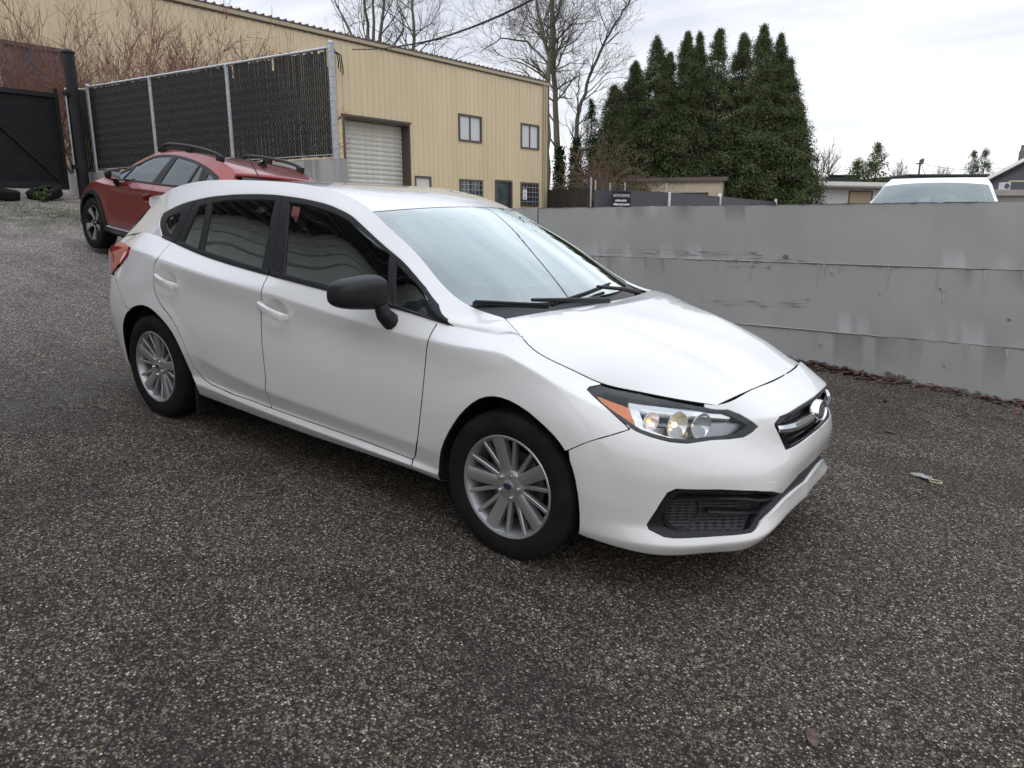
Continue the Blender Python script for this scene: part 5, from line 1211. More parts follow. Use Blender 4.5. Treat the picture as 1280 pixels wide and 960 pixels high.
MB().box((-.10, -.055, ZB), (.06, .02, ZE - .12), .008).build('corner_trim', M['tan_trim'], bld)
mb = MB(); mb.box((-.34, -.12, 1.6), (-.24, -.042, ZE - .2), .012)
for z in (3.3, 5.6): mb.box((-.36, -.125, z), (-.22, -.036, z + .05))
mb.build('downspout', M['tan_trim'], bld)
def frame(x0, x1, z0, z1, w=.07, proud=.05, dep=.10, mullion=None, m='brown'):
    f = MB(); y0, y1 = -proud, dep
    f.box((x0 - .02, y0, z1 - w), (x1 + .02, y1, z1 + .02)); f.box((x0 - .02, y0, z0 - .02), (x1 + .02, y1, z0 + w)); f.box((x0 - .02, y0 + .002, z0 + w), (x0 + w, y1, z1 - w)); f.box((x1 - w, y0 + .002, z0 + w), (x1 + .02, y1, z1 - w))
    return f
for i, (x0, x1, z0, z1, kind) in enumerate([(-6.66, -5.11, 4.92, 6.10, 'slide'), (-2.11, -.64, 4.91, 6.12, 'slide'), (-6.64, -5.08, 2.02, 3.18, 'bars'), (-2.13, -.64, 2.02, 3.21, 'bars')]):
    f = frame(x0, x1, z0, z1); xm = (x0 + x1) / 2; f.box((xm - .03, -.02, z0 + .07), (xm + .03, .08, z1 - .07)); w = f.build('window', M['brown'], bld)
    for a, b in ((x0 + .07, xm - .03), (xm + .03, x1 - .07)): MB().box((a, .02, z0 + .07), (b, .03, z1 - .07)).build('pane', M['pane'] if kind == 'slide' else M['dkpane'], w)
    if kind == 'bars':
        g = MB()
        for k in range(1, 6):
            x = x0 + (x1 - x0) * k / 6
            if k != 3: g.tube([(x, -.03, z0 + .03), (x, -.03, z1 - .03)], .014, 6)
        for k in range(1, 5): z = z0 + (z1 - z0) * k / 5; g.tube([(x0 + .03, -.045, z), (x1 - .03, -.045, z)], .014, 6)
        o = g.build('window_bars', M['galv'], w); o['kind'] = 'stuff'
    if i == 3:
        MB().box((-2.02, -.075, 2.36), (-1.68, -.066, 2.90), .0).build('paper_notice', mat('white_paper', (.70, .68, .66), .6), w); MB().box((-2.02, -.080, 2.83), (-1.68, -.0755, 2.91)).build('notice_heading', mat('pink_heading', (.55, .25, .25), .6), w)
        g = MB(); g.prism([(-1.86, 2.60), (-1.83, 2.68), (-1.87, 2.76), (-1.90, 2.68)], .004, lambda x, y, z: (x, -.0805 + y, z)); g.box((-1.96, -.079, 2.48), (-1.78, -.0752, 2.50)); g.box((-1.96, -.079, 2.43), (-1.82, -.0752, 2.45)); g.build('notice_mark', M['black_paint'], w)
# roll-up door, set back in its opening, slat by slat
rd_ = MB(); rd_.box((-13.26, .0, 5.27), (-9.71, .55, 5.33)); rd_.box((-9.78, -.03, ZB), (-9.71, .55, 5.27)); rd_.box((-13.30, -.03, ZB), (-13.20, .55, 5.27)); rd_.box((-13.32, -.06, 5.33), (-9.66, .02, 5.42))
rdo = rd_.build('roll_up_door', M['brown'], bld); M['slats'] = noisy('cream_door_slat', (.50, .48, .41), (.60, .58, .50), 2.2, .55, 0, .01, 7, (2, 1, .3)); me0 = None
for i in range(22):
    mb = MB(); n = 6; z0 = ZB + .05 + i * .193; V = []
    for x in (-13.20, -9.78):
        for k in range(n + 1): t = k / n; V.append((x, .50 - .030 * math.sin(math.pi * t) - .004, z0 + .185 * t))
    mb.add(V, [(k, k + n + 1, k + n + 2, k + 1) for k in range(n)]); mb.add([(-13.2, .499, z0 + .183), (-9.78, .499, z0 + .183), (-9.78, .499, z0 + .196), (-13.2, .499, z0 + .196)], [(0, 1, 2, 3)])
    if me0 is None: o = mb.build('door_slat', M['slats'], rdo, True, fixn=False); me0 = o.data; zz0 = z0
    else: o = link('door_slat', me0, None, rdo); o.location = (0, 0, z0 - zz0)
# doors
f = frame(-4.10, -2.83, ZB, 3.25, .08); dr = f.build('entrance_door', M['brown'], bld); MB().box((-4.02, .03, ZB + .1), (-3.25, .05, 3.17)).build('door_glass', noisy('green_door_glass', (.03, .05, .05), (.10, .13, .13), 1.2, .1), dr); MB().box((-3.18, .02, ZB + .1), (-2.91, .05, 3.17)).build('side_light', M['dkpane'], dr); MB().box((-3.25, -.01, ZB), (-3.18, .06, 3.17)).build('door_stile', M['brown'], dr)
f = frame(-9.51, -8.54, ZB, 3.20, .07); d2 = f.build('service_door', M['brown'], bld); MB().box((-9.44, .0, ZB + .05), (-8.61, .04, 3.13)).build('door_leaf', M['cream_paint'], d2)
f = frame(-24.9, -23.2, 4.6, 6.14, .09); wv = f.build('wide_vent_panel', M['brown'], bld); MB().box((-24.82, .02, 4.65), (-23.28, .05, 6.06)).build('dark_panel', noisy('plum_grey_panel', (.045, .042, .052), (.085, .080, .095), 1.6, .35), wv)
# electrical mast and weatherhead
mb = MB(); mb.tube([(-13.72, -.12, 2.5), (-13.72, -.12, 7.55)], .045, 10); mst = mb.build('conduit_mast', M['galv'], bld, True)
MB().ball((-13.72, -.14, 7.64), (.10, .12, .11)).build('weatherhead', M['black_paint'], mst, True)
mb = MB()
for k in range(3): mb.tube([(-13.72 + .05 * k, -.20, 7.62), (-13.66 + .09 * k, -.34, 7.50), (-13.62 + .10 * k, -.36, 7.22 - .12 * k), (-13.60 + .1 * k, -.30, 7.0 - .1 * k)], .022, 6)
mb.build('drip_loops', M['black_paint'], mst, True)
mb = MB()
for z in (3.6, 5.0, 6.5): mb.box((-13.80, -.15, z), (-13.64, -.04, z + .06))
mb.build('conduit_straps', M['galv'], mst)
cb = MB(); pts = [(-19.94, 17.76, 7.72), (-17.39, 16.56, 7.21), (-14.81, 15.13, 6.72), (-11.83, 13.36, 6.19), (-9.42, 11.86, 5.83), (-7.51, 10.65, 5.59), (-5.92, 9.61, 5.43), (-4.58, 8.66, 5.33), (-2.6, 7.2, 5.3), (1.5, 4.5, 5.55), (6, 1.2, 6.2)]
def cr(P_, n=8):
    o = []; P_ = [Vector(p) for p in P_]
    for i in range(len(P_) - 1):
        a, b, c, d = P_[max(i - 1, 0)], P_[i], P_[i + 1], P_[min(i + 2, len(P_) - 1)]
        for k in range(n):
            t = k / n; o.append(.5 * ((2 * b) + (c - a) * t + (2 * a - 5 * b + 4 * c - d) * t * t + (3 * b - a - 3 * c + d) * t ** 3))
    return o + [P_[-1]]
q = cr(pts); cab = MB(); cab.tube(q, [.024 if i > 14 else .012 for i in range(len(q))], 6)
tw = [p + Vector((.0, .028 * math.cos(i * 1.9), .028 * math.sin(i * 1.9))) for i, p in enumerate(cr(pts, 22))]; cab.tube(tw, .009, 5)
tag(cab.build('power_cable', M['black_paint'], None, True), 'twisted black service cable running from the tan building up to the sky', 'cable')
# ================================================================== TREES
def segs_mesh(name, S, sides=4):
    """S: list of (p0, p1, r0, r1) -> one tube mesh"""
    P0 = np.array([s[0] for s in S], float); P1 = np.array([s[1] for s in S], float); r0 = np.array([s[2] for s in S])[:, None]; r1 = np.array([s[3] for s in S])[:, None]
    d = P1 - P0; d /= np.maximum(np.linalg.norm(d, axis=1, keepdims=True), 1e-9); ref = np.where(np.abs(d[:, 2:3]) > .9, [[1, 0, 0]], [[0, 0, 1.]]); u = np.cross(d, ref); u /= np.linalg.norm(u, axis=1, keepdims=True); w = np.cross(d, u)
    A = [2 * math.pi * k / sides for k in range(sides)]; V = np.concatenate([P0 + (u * math.cos(a) + w * math.sin(a)) * r0 for a in A] + [P1 + (u * math.cos(a) + w * math.sin(a)) * r1 for a in A]); m = len(P0); I = np.arange(m)
    F = np.concatenate([np.stack([I + k * m, I + ((k + 1) % sides) * m, I + ((k + 1) % sides + sides) * m, I + (k + sides) * m], 1) for k in range(sides)])
    me = fast_mesh(name, V, F); me.shade_smooth(); return me
def grow(S, T, rg, p, d, L, r, lev, maxlev, up=.12, spread=.6, wob=.12, twig=.006, dens=1.0):
    n = 4 if lev < 2 else 3; q = np.array(p, float); d = np.array(d, float); rr = r; step = L / n; kids = []
    for i in range(n):
        d = d + rg.normal(0, wob, 3) + np.array([0, 0, up * .35]); d /= np.linalg.norm(d); q2 = q + d * step; r2 = max(rr * (.86 if lev < maxlev else .7), twig * .6)
        (S if r2 > .018 else T).append((q, q2, rr, r2)); kids.append((q2, d.copy(), r2)); q, rr = q2, r2
    if lev >= maxlev: return
    for k, (a, dd, ra) in enumerate(kids):
        m = int(rg.poisson((1.1 if lev < 2 else 1.35) * dens)) + (1 if k == n - 1 else 0)
        for _ in range(m):
            ax = rg.normal(0, 1, 3); ax -= dd * (ax @ dd); ax /= max(np.linalg.norm(ax), 1e-6); sp = spread * (.6 + .7 * rg.random()); nd = dd * math.cos(sp) + ax * math.sin(sp); nd[2] += up; nd /= np.linalg.norm(nd)
            grow(S, T, rg, a, nd, L * (.52 + .25 * rg.random()), max(ra * (.50 + .2 * rg.random()), twig), lev + 1, maxlev, up, spread, wob, twig, dens)
def _bark(name, a, b, sc=3): return noisy(name, a, b, sc, .9, .4, .03, 6, (1, 1, .3))
M['bark'] = _bark('grey_brown_bark', (.045, .040, .033), (.105, .094, .078)); M['mossbark'] = _bark('mossy_bark', (.060, .062, .030), (.12, .105, .078)); M['twig'] = mat('fine_twigs', (.085, .072, .060), .9); M['redtwig'] = noisy('reddish_twigs', (.18, .078, .062), (.27, .145, .11), .9, .85); M['shrubbark'] = _bark('shrub_bark', (.07, .055, .042), (.15, .12, .09), 8)
def put_tree(name, lb, S, T, bark, twigm, group=None, cat='tree', base=None):
    b = np.array(base if base is not None else S[0][0]); e = empty(name, tuple(b)); tag(e, lb, cat, group)
    sh = lambda L: [(np.asarray(a) - b, np.asarray(c) - b, r, q) for a, c, r, q in L]
    link('trunk', segs_mesh('trunk', sh(S), 6), bark, e)
    if T: o = link('crown', segs_mesh('crown', sh(T), 3), twigm, e)
    return e
def leader_tree(name, lb, seed, leaders, lev=3, dens=1.0, group=None, L=3.2, bark='mossbark', skip=1):
    """trunk and main limbs follow given lines (x, y, z, radius); branches and twigs grow from them"""
    rg = np.random.default_rng(seed); S, T = [], []
    for line in leaders:
        P_ = [np.array(p[:3], float) for p in line]; rr = [p[3] for p in line]; Q = []
        for i in range(len(P_) - 1):
            for k in range(4): t = k / 4; Q.append((P_[i] * (1 - t) + P_[i + 1] * t + rg.normal(0, .04, 3), rr[i] * (1 - t) + rr[i + 1] * t))
        Q.append((P_[-1], rr[-1]))
        for i in range(len(Q) - 1):
            S.append((Q[i][0], Q[i + 1][0], Q[i][1], Q[i + 1][1])); z = Q[i][0][2]
            if z > 6.5 and rg.random() < .85 * dens:
                for _ in range(1 + int(rg.random() < .5)):
                    a = rg.random() * 6.28; nd = np.array([math.cos(a), math.sin(a), .55 + .5 * rg.random()]); nd /= np.linalg.norm(nd)
                    grow(S, T, rg, Q[i][0], nd, L * (.55 + .6 * rg.random()), min(Q[i][1] * .42, .075), 1, lev, .10, .62, .13, .0085, dens)
    return put_tree(name, lb, S, T, M[bark], M['twig'], group, base=(leaders[0][0][0], leaders[0][0][1], float(far_z(leaders[0][0][0], 0))))
G1 = 'tall bare trees behind the tan building'
leader_tree('bare_tree', 'tall bare forked tree at the right corner of the tan building', 21, [[(-26.5, 41.3, 1.0, .26), (-27.1, 42.14, 6.04, .22), (-27.72, 42.9, 10.46, .19), (-27.8, 43.38, 12.4, .17)], [(-27.8, 43.38, 12.4, .13), (-28.62, 43.45, 14.9, .10), (-29.6, 43.64, 18.2, .06), (-30.2, 43.7, 21, .03)], [(-27.8, 43.38, 12.4, .14), (-27.91, 43.82, 14.34, .11), (-28.54, 44.58, 18.76, .07), (-28.7, 45, 22, .03)], [(-27.8, 43.3, 12.1, .09), (-29.2, 42.7, 13.67, .07), (-30.8, 41.57, 13.9, .05), (-31.8, 40.55, 12.9, .025)]], 4, .8, G1)
leader_tree('bare_tree', 'straight mossy bare tree next to the leaning tree', 22, [[(-28.0, 45.3, 1.0, .30), (-28.65, 46.02, 5.8, .25), (-29.27, 46.55, 9.39, .21), (-29.8, 46.98, 12.36, .18), (-30.24, 47.47, 15.34, .14), (-30.5, 48, 19, .09), (-30.6, 48.2, 23, .04)], [(-30.24, 47.47, 15.3, .09), (-30.07, 48.17, 17.4, .07), (-30.0, 48.9, 20.1, .04)], [(-30.1, 47.31, 14.4, .07), (-29.29, 48.34, 15.9, .055), (-27.7, 49.55, 16.1, .025)]], 4, .8, G1)
leader_tree('bare_tree', 'thin bare tree leaning far to the right before the cedars', 23, [[(-26.0, 44.2, 1.0, .22), (-26.55, 45.14, 6.22, .17), (-26.76, 45.62, 8.52, .14), (-26.57, 46.46, 11.1, .115), (-26.07, 47.46, 13.4, .10), (-25.58, 48.29, 15.1, .085), (-24.86, 49.3, 16.85, .06), (-24.3, 50.1, 19, .03)], [(-26.7, 45.5, 8.2, .08), (-27.0, 45.9, 10.3, .05), (-27.1, 46.3, 12.0, .03)]], 4, .75, G1, 2.2, 'bark')
leader_tree('bare_tree', 'bare tree of several trunks above the left half of the roof', 24, [[(-45.2, 42.6, 1.0, .30), (-45.46, 43.07, 12.2, .20), (-46.05, 43.54, 15.5, .16), (-47.0, 43.93, 19.5, .10), (-47.63, 44.2, 23, .04)], [(-45.24, 43.23, 12, .17), (-45.92, 43.82, 16.2, .14), (-46.8, 44.8, 22.1, .06)], [(-45.02, 43.39, 11, .20), (-45.45, 43.98, 15.5, .17), (-45.65, 44.93, 19.5, .11), (-45.75, 45.76, 23, .05)], [(-45.8, 42.64, 10, .14), (-47.43, 42.8, 16.5, .10), (-49.0, 42.45, 19.5, .06), (-49.6, 42.37, 21.5, .03)]], 4, .7, G1)
leader_tree('bare_tree', 'single bare trunk above the middle of the tan roof', 25, [[(-42.4, 44.8, 1.0, .27), (-42.57, 45.19, 12.2, .19), (-42.97, 45.62, 14.9, .16), (-43.37, 46.06, 17.5, .12), (-44.16, 46.56, 22, .05)], [(-43.2, 44.6, 13.0, .14), (-44.73, 44.48, 15.4, .09), (-44.17, 45.2, 16.5, .08), (-43.98, 45.52, 17.2, .07)]], 4, .75, G1)
# cedars
def _needle(name, a, b, c):
    m = mat(name, b, .9, 0, 0, .0); k = NT(m); ca = k.n('ShaderNodeVertexColor', layer_name='clump'); k.base(ca.outputs[0]); return m
M['cedar'] = _needle('cedar_foliage', 0, (.04, .06, .03), 0)
PAL_C = 1.3 * np.array([(.040, .054, .026), (.050, .068, .030), (.060, .078, .036), (.078, .088, .040), (.060, .062, .034)])
def foliage(name, C, size, rg, pal, droop=.5, nl=9, outd=None, mat_='cedar', elong=2.2):
    """sprays of small leaf-sized faces round the centres C"""
    n = len(C); k = nl; c = np.repeat(C, k, 0); s = np.repeat(size, k)[:, None]
    off = rg.normal(0, .42, (n * k, 3)) * s; d = rg.normal(0, 1, (n * k, 3)); d[:, 2] -= droop
    if outd is not None: d[:, :2] += np.repeat(outd, k, 0) * .9
    d /= np.linalg.norm(d, axis=1, keepdims=True); a = rg.normal(0, 1, (n * k, 3)); a -= d * (a * d).sum(1, keepdims=True); a /= np.linalg.norm(a, axis=1, keepdims=True)
    l = s * (.28 + .34 * rg.random((n * k, 1))); w = l / elong; p = c + off
    V = np.stack([p - d * l * .5, p + a * w * .5, p + d * l * .6, p - a * w * .5], 1).reshape(-1, 3)
    I = np.arange(n * k) * 4; F = np.stack([I, I + 1, I + 2, I + 3], 1); me = fast_mesh(name, V, F)
    ci = rg.choice(len(pal), n, p=None); col = pal[ci] * (.85 + .3 * rg.random((n, 1))); col = np.repeat(col, k * 4, 0); col = np.c_[col, np.ones(len(col))]
    at = me.color_attributes.new('clump', 'FLOAT_COLOR', 'POINT'); at.data.foreach_set('color', col.ravel().astype(np.float32)); return me
def cedar(name, lb, seed, x, y, top, w, base=None, n=1500, group=None, pal=PAL_C, lo=.04, sz=.34, narrow=.75):
    rg = np.random.default_rng(seed); b = float(far_z(x, y)) if base is None else base; H = top - b; e = empty(name, (x, y, b)); tag(e, lb, 'tree', group)
    S = []; q = np.array([0, 0, 0.]); rad = .02 * H
    for i in range(9): q2 = np.array([rg.normal(0, .05), rg.normal(0, .05), H * (i + 1) / 9.2]); S.append((q, q2, rad * (1 - i / 9.3), rad * (1 - (i + 1) / 9.3))); q = q2
    nb = max(26, n // 45); tb = lo + (1 - lo) * np.sort(rg.random(nb)) ** 1.1; ab = rg.random(nb) * 6.28; lb_ = w * np.clip((1 - tb) / narrow, .03, 1) ** .72 * (.62 + .55 * rg.random(nb)) * (1 - .3 * np.exp(-tb / .05))
    k = rg.integers(0, nb, n); f = .12 + 1.12 * rg.random(n) ** .75; t = tb[k]; ang = ab[k] + rg.normal(0, .16, n); rad_ = lb_[k] * f
    u = rg.random(n) < .42; tu = lo + (1 - lo) * rg.random(n) ** .75; au = rg.random(n) * 6.28; ru = w * np.clip((1 - tu) / narrow, .006, 1) ** .68 * (.72 + .22 * np.sin(au * 3 + tu * 31 + seed)) * (.35 + .62 * rg.random(n) ** .5); t = np.where(u, tu, t); ang = np.where(u, au, ang); rad_ = np.where(u, ru, rad_)
    C = np.stack([np.cos(ang) * rad_, np.sin(ang) * rad_, t * H + np.where(u, -.06 * rad_, .10 * rad_ - .22 * f * f * lb_[k]) + rg.normal(0, .16, n) * sz * 1.6], 1); C[:, 2] = np.clip(C[:, 2], .1, H * 1.01); size = sz * (.55 + .75 * (1 - t)) * (.6 + .7 * rg.random(n))
    for j in range(nb): S.append((np.array([0, 0, max(.2, tb[j] * H)]), np.array([np.cos(ab[j]) * lb_[j] * .85, np.sin(ab[j]) * lb_[j] * .85, tb[j] * H - .06 * lb_[j]]), .02 + .03 * (1 - tb[j]), .008))
    link('trunk', segs_mesh('trunk', S, 5), M['bark'], e)
    link('crown', foliage('crown', C, size, rg, pal, .75, 11, np.stack([np.cos(ang), np.sin(ang)], 1), elong=3.2), M['cedar'], e); return e
CED = [(-26.86, 51.42, 11.75, 1.96, 'short dense cedar at the left end of the row'), (-27.09, 55.08, 14.15, 1.95, 'second cedar from the left, with a rounded shoulder'), (-24.79, 54.21, 15.63, 2.1, 'broad thin-topped cedar left of the gap in the row'), (-25.26, 57.69, 15.04, 1.4, 'slim cedar just behind the broad thin-topped one'), (-22.81, 55.67, 15.95, 1.7, 'pointed cedar left of the middle of the row'), (-23.7, 60.11, 16.92, 1.3, 'very slim cedar standing at the back of the row'), (-21.22, 58.11, 16.46, 1.9, 'open-crowned cedar in the middle of the row'), (-20.31, 61.32, 16.6, 1.95, 'full cedar right of the middle of the row'), (-17.99, 59.21, 16.5, 1.8, 'tallest pointed cedar of the row'), (-17.51, 62.1, 16.3, 1.8, 'tall cedar just right of the tallest one'), (-16.3, 60.74, 14.0, 1.75, 'lower broad cedar near the right end of the row'), (-16.0, 62.6, 11.2, 1.5, 'shortest cedar at the right end of the row')]
for i, (x, y, top, w, lb) in enumerate(CED): cedar('cedar_tree', lb, 40 + i, x, y, top * .985, w * 1.40, n=6400, group='row of tall dark cedars', sz=.44, narrow=.62)
PAL_D = np.array([(.010, .022, .010), (.016, .034, .014), (.024, .046, .018)])
cedar('cypress_tree', 'small pointed dark conifer between the leaning tree and the cedars', 61, -23.9, 42.6, 9.3, 1.0, n=900, pal=PAL_D, narrow=.55)
# ivy-clad stumps of trunks
def ivy(lb, seed, x, y, top, w):
    rg = np.random.default_rng(seed); b = float(far_z(x, y)); n = 700; H = top - b; t = rg.random(n); ang = rg.random(n) * 6.28; rr = w * (1.05 - .75 * t) * (.55 + .5 * rg.random(n)); e = empty('ivy_column', (x, y, b)); tag(e, lb, 'ivy', 'ivy columns left of the cedars')
    C = np.stack([np.cos(ang) * rr, np.sin(ang) * rr, t * H], 1); link('foliage', foliage('foliage', C, .30 + 0 * t, rg, PAL_D * 1.2, .2, 8, elong=1.3), M['cedar'], e); link('stem', segs_mesh('stem', [((0, 0, 0), (0, 0, H * .95), .12, .06)], 6), M['bark'], e)
ivy('ivy covering the foot of the straight mossy tree', 71, -28.2, 45.5, 6.6, .62); ivy('ivy covering the foot of the leaning tree', 72, -26.1, 44.4, 7.0, .66)
# tangled brown brush
def brush(name, lb, seed, c, n, H, w, m, group=None, lev=3, stems=9, up=.1, spread=.7, L=None, twig=.007, r=.035, dens=1.0):
    rg = np.random.default_rng(seed); S, T = [], []
    for i in range(stems):
        a = rg.random() * 6.28; o = rg.random() * w * .35; nd = np.array([math.cos(a) * .45, math.sin(a) * .45, 1.0]); nd /= np.linalg.norm(nd)
        grow(S, T, rg, (c[0] + math.cos(a) * o, c[1] + math.sin(a) * o, c[2]), nd, (L or H * .55) * (.7 + .5 * rg.random()), r, 0, lev, up, spread, .16, twig, dens)
    return put_tree(name, lb, S, T, M['shrubbark'], m, group, 'shrub', base=c)
M['browntwig'] = mat('brown_twigs', (.13, .085, .055), .9)
brush('brown_bush', 'tall tangle of leafless brown brush before the left cedars', 81, (-21.6, 41.2, 1.05), 0, 5.2, 1.3, M['browntwig'], None, 3, 11, -.10, .7, 3.0, .012, .05, .8)
brush('brown_bush', 'smaller leafless brush beside the small pointed conifer', 82, (-22.6, 42.2, 1.05), 0, 3.6, 1.0, M['browntwig'], None, 3, 7, -.05, .7, 2.3, .012, .04, .8)
# reddish shrubs behind the gate and fence
GS = 'leafless reddish shrubs before the tan building'
for i, (x, y, z, top, lb) in enumerate(((-20.3, 6.1, 2.3, 6.9, 'leafless red-twigged shrub at the left edge above the gate'), (-19.3, 6.9, 2.3, 7.0, 'tallest leafless shrub, directly behind the black gate post'), (-18.6, 7.6, 2.3, 6.9, 'leafless shrub just right of the black gate post'), (-17.7, 8.3, 2.3, 6.7, 'bushy leafless shrub above the left bay of the fence'), (-16.9, 8.9, 2.3, 6.6, 'leafless shrub above the middle bay of the fence'), (-15.9, 9.6, 2.3, 6.2, 'low spreading leafless shrub above the right bay of the fence'))):
    brush('bare_shrub', lb, 90 + i, (x, y, z), 0, top - z, 1.1, M['redtwig'], GS, 3, 6, .08, .50, (top - z) * .46, .0068, .040, 1.12)
# far trees on the skyline
cedar('pine_tree', 'low dark conifer left of the pair beyond the white building', 111, -16.9, 91.7, 8.4, 2.4, n=420, sz=.8, narrow=.6); cedar('pine_tree', 'taller dark conifer right of the pair beyond the white building', 112, -15.3, 93.1, 9.8, 2.5, n=600, sz=.8, narrow=.6)
cedar('pine_tree', 'left of two distant open conifers above the pale car roof', 113, -11.2, 154.2, 13.0, 3.0, n=300, sz=1.0, narrow=.8); cedar('pine_tree', 'right of two distant open conifers above the pale car roof', 114, -9.6, 155.3, 13.3, 3.2, n=330, sz=1.0, narrow=.8)
for i, (x, y, top, lb, dz) in enumerate(((-22.9, 100.5, 10.5, 'distant bare tree with fanned branches right of the cedars', 5.6), (-19.9, 134.6, 10.6, 'small distant bare tree right of the dark conifers', 4), (-16.8, 162.6, 11.4, 'faint distant bare tree above the pale car roof', 4))):
    rg = np.random.default_rng(120 + i); S, T = [], []; b = float(far_z(x, y)); S.append((np.array([x, y, b]), np.array([x, y, top - dz]), .18, .13))
    for k in range(9): a = k * .7; grow(S, T, rg, (x, y, top - dz + .1 * k), np.array([math.cos(a) * .55, math.sin(a) * .55, 1]) / 1.14, dz * .52, .07, 1, 3, .10, .45, .10, .02, 1.0)
    put_tree('bare_tree', lb, S, T, M['bark'], M['twig'], None)
# weeds and moss by the gate
def weeds():
    rg = np.random.default_rng(6); n = 1500; x = rg.normal(-11.9, 1.1, n); y = rg.normal(3.1, .45, n); keep = (x < -8.6) & (y < 4.6) & (y > 2.2); x, y = x[keep], y[keep]; n = len(x); z = lot_z(x, y); V, F = [], []
    for i in range(n):
        for k in range(2):
            a = rg.random() * 6.28; h = .012 + .03 * rg.random(); w = .004; b = len(V); dx, dy = math.cos(a), math.sin(a); V += [(x[i] - dy * w, y[i] + dx * w, z[i]), (x[i] + dy * w, y[i] - dx * w, z[i]), (x[i] + dx * h * .6, y[i] + dy * h * .6, z[i] + h)]; F.append((b, b + 1, b + 2))
    tag(link('grass', fast_mesh('grass', np.array(V), np.array(F)), noisy('short_weedy_grass', (.045, .065, .018), (.10, .12, .04), 8, .8)), 'patch of thin grass and moss in front of the black gate', kind='stuff')
weeds()
def weed_plant(x, y, lb):
    rg = np.random.default_rng(8); z = float(lot_z(x, y)); e = empty('weed_plant', (x, y, z)); tag(e, lb, 'plant'); S = []; C = []
    for i in range(7): a = rg.random() * 6.28; tip = np.array([math.cos(a) * .12, math.sin(a) * .09, .10 + .18 * rg.random()]); S.append((np.zeros(3), tip, .006, .003)); C += [tip * t + rg.normal(0, .025, 3) for t in (.4, .55, .7, .85, 1)]
    link('stem', segs_mesh('stem', S, 4), M['twig'], e); link('leaves', foliage('leaves', np.array(C), np.full(len(C), .10), rg, np.array([(.05, .09, .03), (.09, .13, .05)]), .1, 6, elong=1.6), M['cedar'], e)
weed_plant(-13.75, 3.62, 'small green weed growing between the tyres under the gate')
# ================================================================== FENCES, SHED AND HOUSES BEYOND THE WALL
M['dkgrey'] = noisy('dark_grey_slats', (.050, .053, .060), (.075, .078, .086), 2.5, .6, 0, .01, 5, (5, 5, .3)); M['oldwood'] = noisy('blackened_fence_wood', (.012, .010, .009), (.055, .045, .038), 2.2, .9, .2, .01, 7, (9, 9, .35))
def run_frame(a, b):
    d = Vector((b[0] - a[0], b[1] - a[1], 0)); return d.length, math.atan2(d.y, d.x)
L_, an = run_frame((-19.88, 31.34), (-16.70, 30.6)); wf = empty('wooden_fence', (-19.88, 31.34, 0), (0, 0, an)); tag(wf, 'blackened board fence beside the right corner of the tan building', 'fence'); rg = np.random.default_rng(2); n = 20; w = L_ / n
for i in range(n): MB().box((i * w + .004, -.012 + .008 * rg.random(), .9), ((i + 1) * w - .004, .02, 2.93 - .05 * rg.random())).build('board', M['oldwood'], wf)
def steel_post(x, y, top, lb, r=.04):
    e = MB(); z = float(far_z(x, y)); e.lathe([(r, z), (r, top), (.001, top + .02)], 10); o = e.build('steel_post', M['galv'], None, True); o.location = (x, y, 0); tag(o, lb, 'post', 'steel posts along the dark fence')
steel_post(-16.67, 30.55, 3.42, 'tallest galvanised post where the wooden fence meets the grey fence', .05); steel_post(-16.50, 30.70, 3.28, 'shorter galvanised post just right of the tallest post'); steel_post(-16.15, 31.6, 3.17, 'thin galvanised post above the left part of the grey fence'); steel_post(-16.5, 33.9, 3.28, 'thin galvanised post beside the tan shed')
for k, z in enumerate((2.98, 3.08, 3.18)):
    o = MB().tube([(-19.5, 31.0, z), (-16.6, 30.6, z), (-16.2, 31.6, z), (-16.5, 33.9, z)], .008, 4).build('barbed_wire', M['wire']); tag(o, ('lowest', 'middle', 'topmost')[k] + ' strand of barbed wire above the blackened board fence', 'wire', 'barbed wire strands')
GFP = [(-15.72, 29.26), (-14.71, 31.27), (-14.27, 34.78), (-14.52, 43.48), (-15.87, 59.64)]
gfen = empty('grey_fence', (GFP[0][0], GFP[0][1], 0)); tag(gfen, 'long dark grey slatted fence running away behind the grey wall', 'fence'); ox, oy = GFP[0]
for (a, b) in zip(GFP[:-1], GFP[1:]):
    L_, an = run_frame(a, b); mb = MB(); n = int(L_ / .12)
    for i in range(n): mb.box((i * L_ / n + .004, -.01, .8), ((i + 1) * L_ / n - .003, .01, 2.72))
    o = mb.build('slat_panel', M['dkgrey'], gfen, False, (a[0] - ox, a[1] - oy, 0), (0, 0, an)); o['kind'] = 'stuff'; MB().box((0, -.02, 2.70), (L_, .02, 2.765)).build('fence_rail', M['dkgrey'], gfen, False, (a[0] - ox, a[1] - oy, 0), (0, 0, an))
M['white_paint'] = noisy('white_paint', (.62, .61, .60), (.74, .73, .72), 2, .6)
for p, top in ((GFP[2], 2.78), ((-14.50, 42.8), 2.95), ((-15.75, 58.2), 3.0)): MB().box((p[0] - ox - .09, p[1] - oy - .14, .8), (p[0] - ox + .09, p[1] - oy - .03, top)).build('fence_post', M['white_paint'], gfen)
MB().tube([(GFP[2][0] - ox - .15, GFP[2][1] - oy - .1, 1), (GFP[2][0] - ox - .15, GFP[2][1] - oy - .1, 3.25)], .04, 8).build('fence_post', M['galv'], gfen, True)
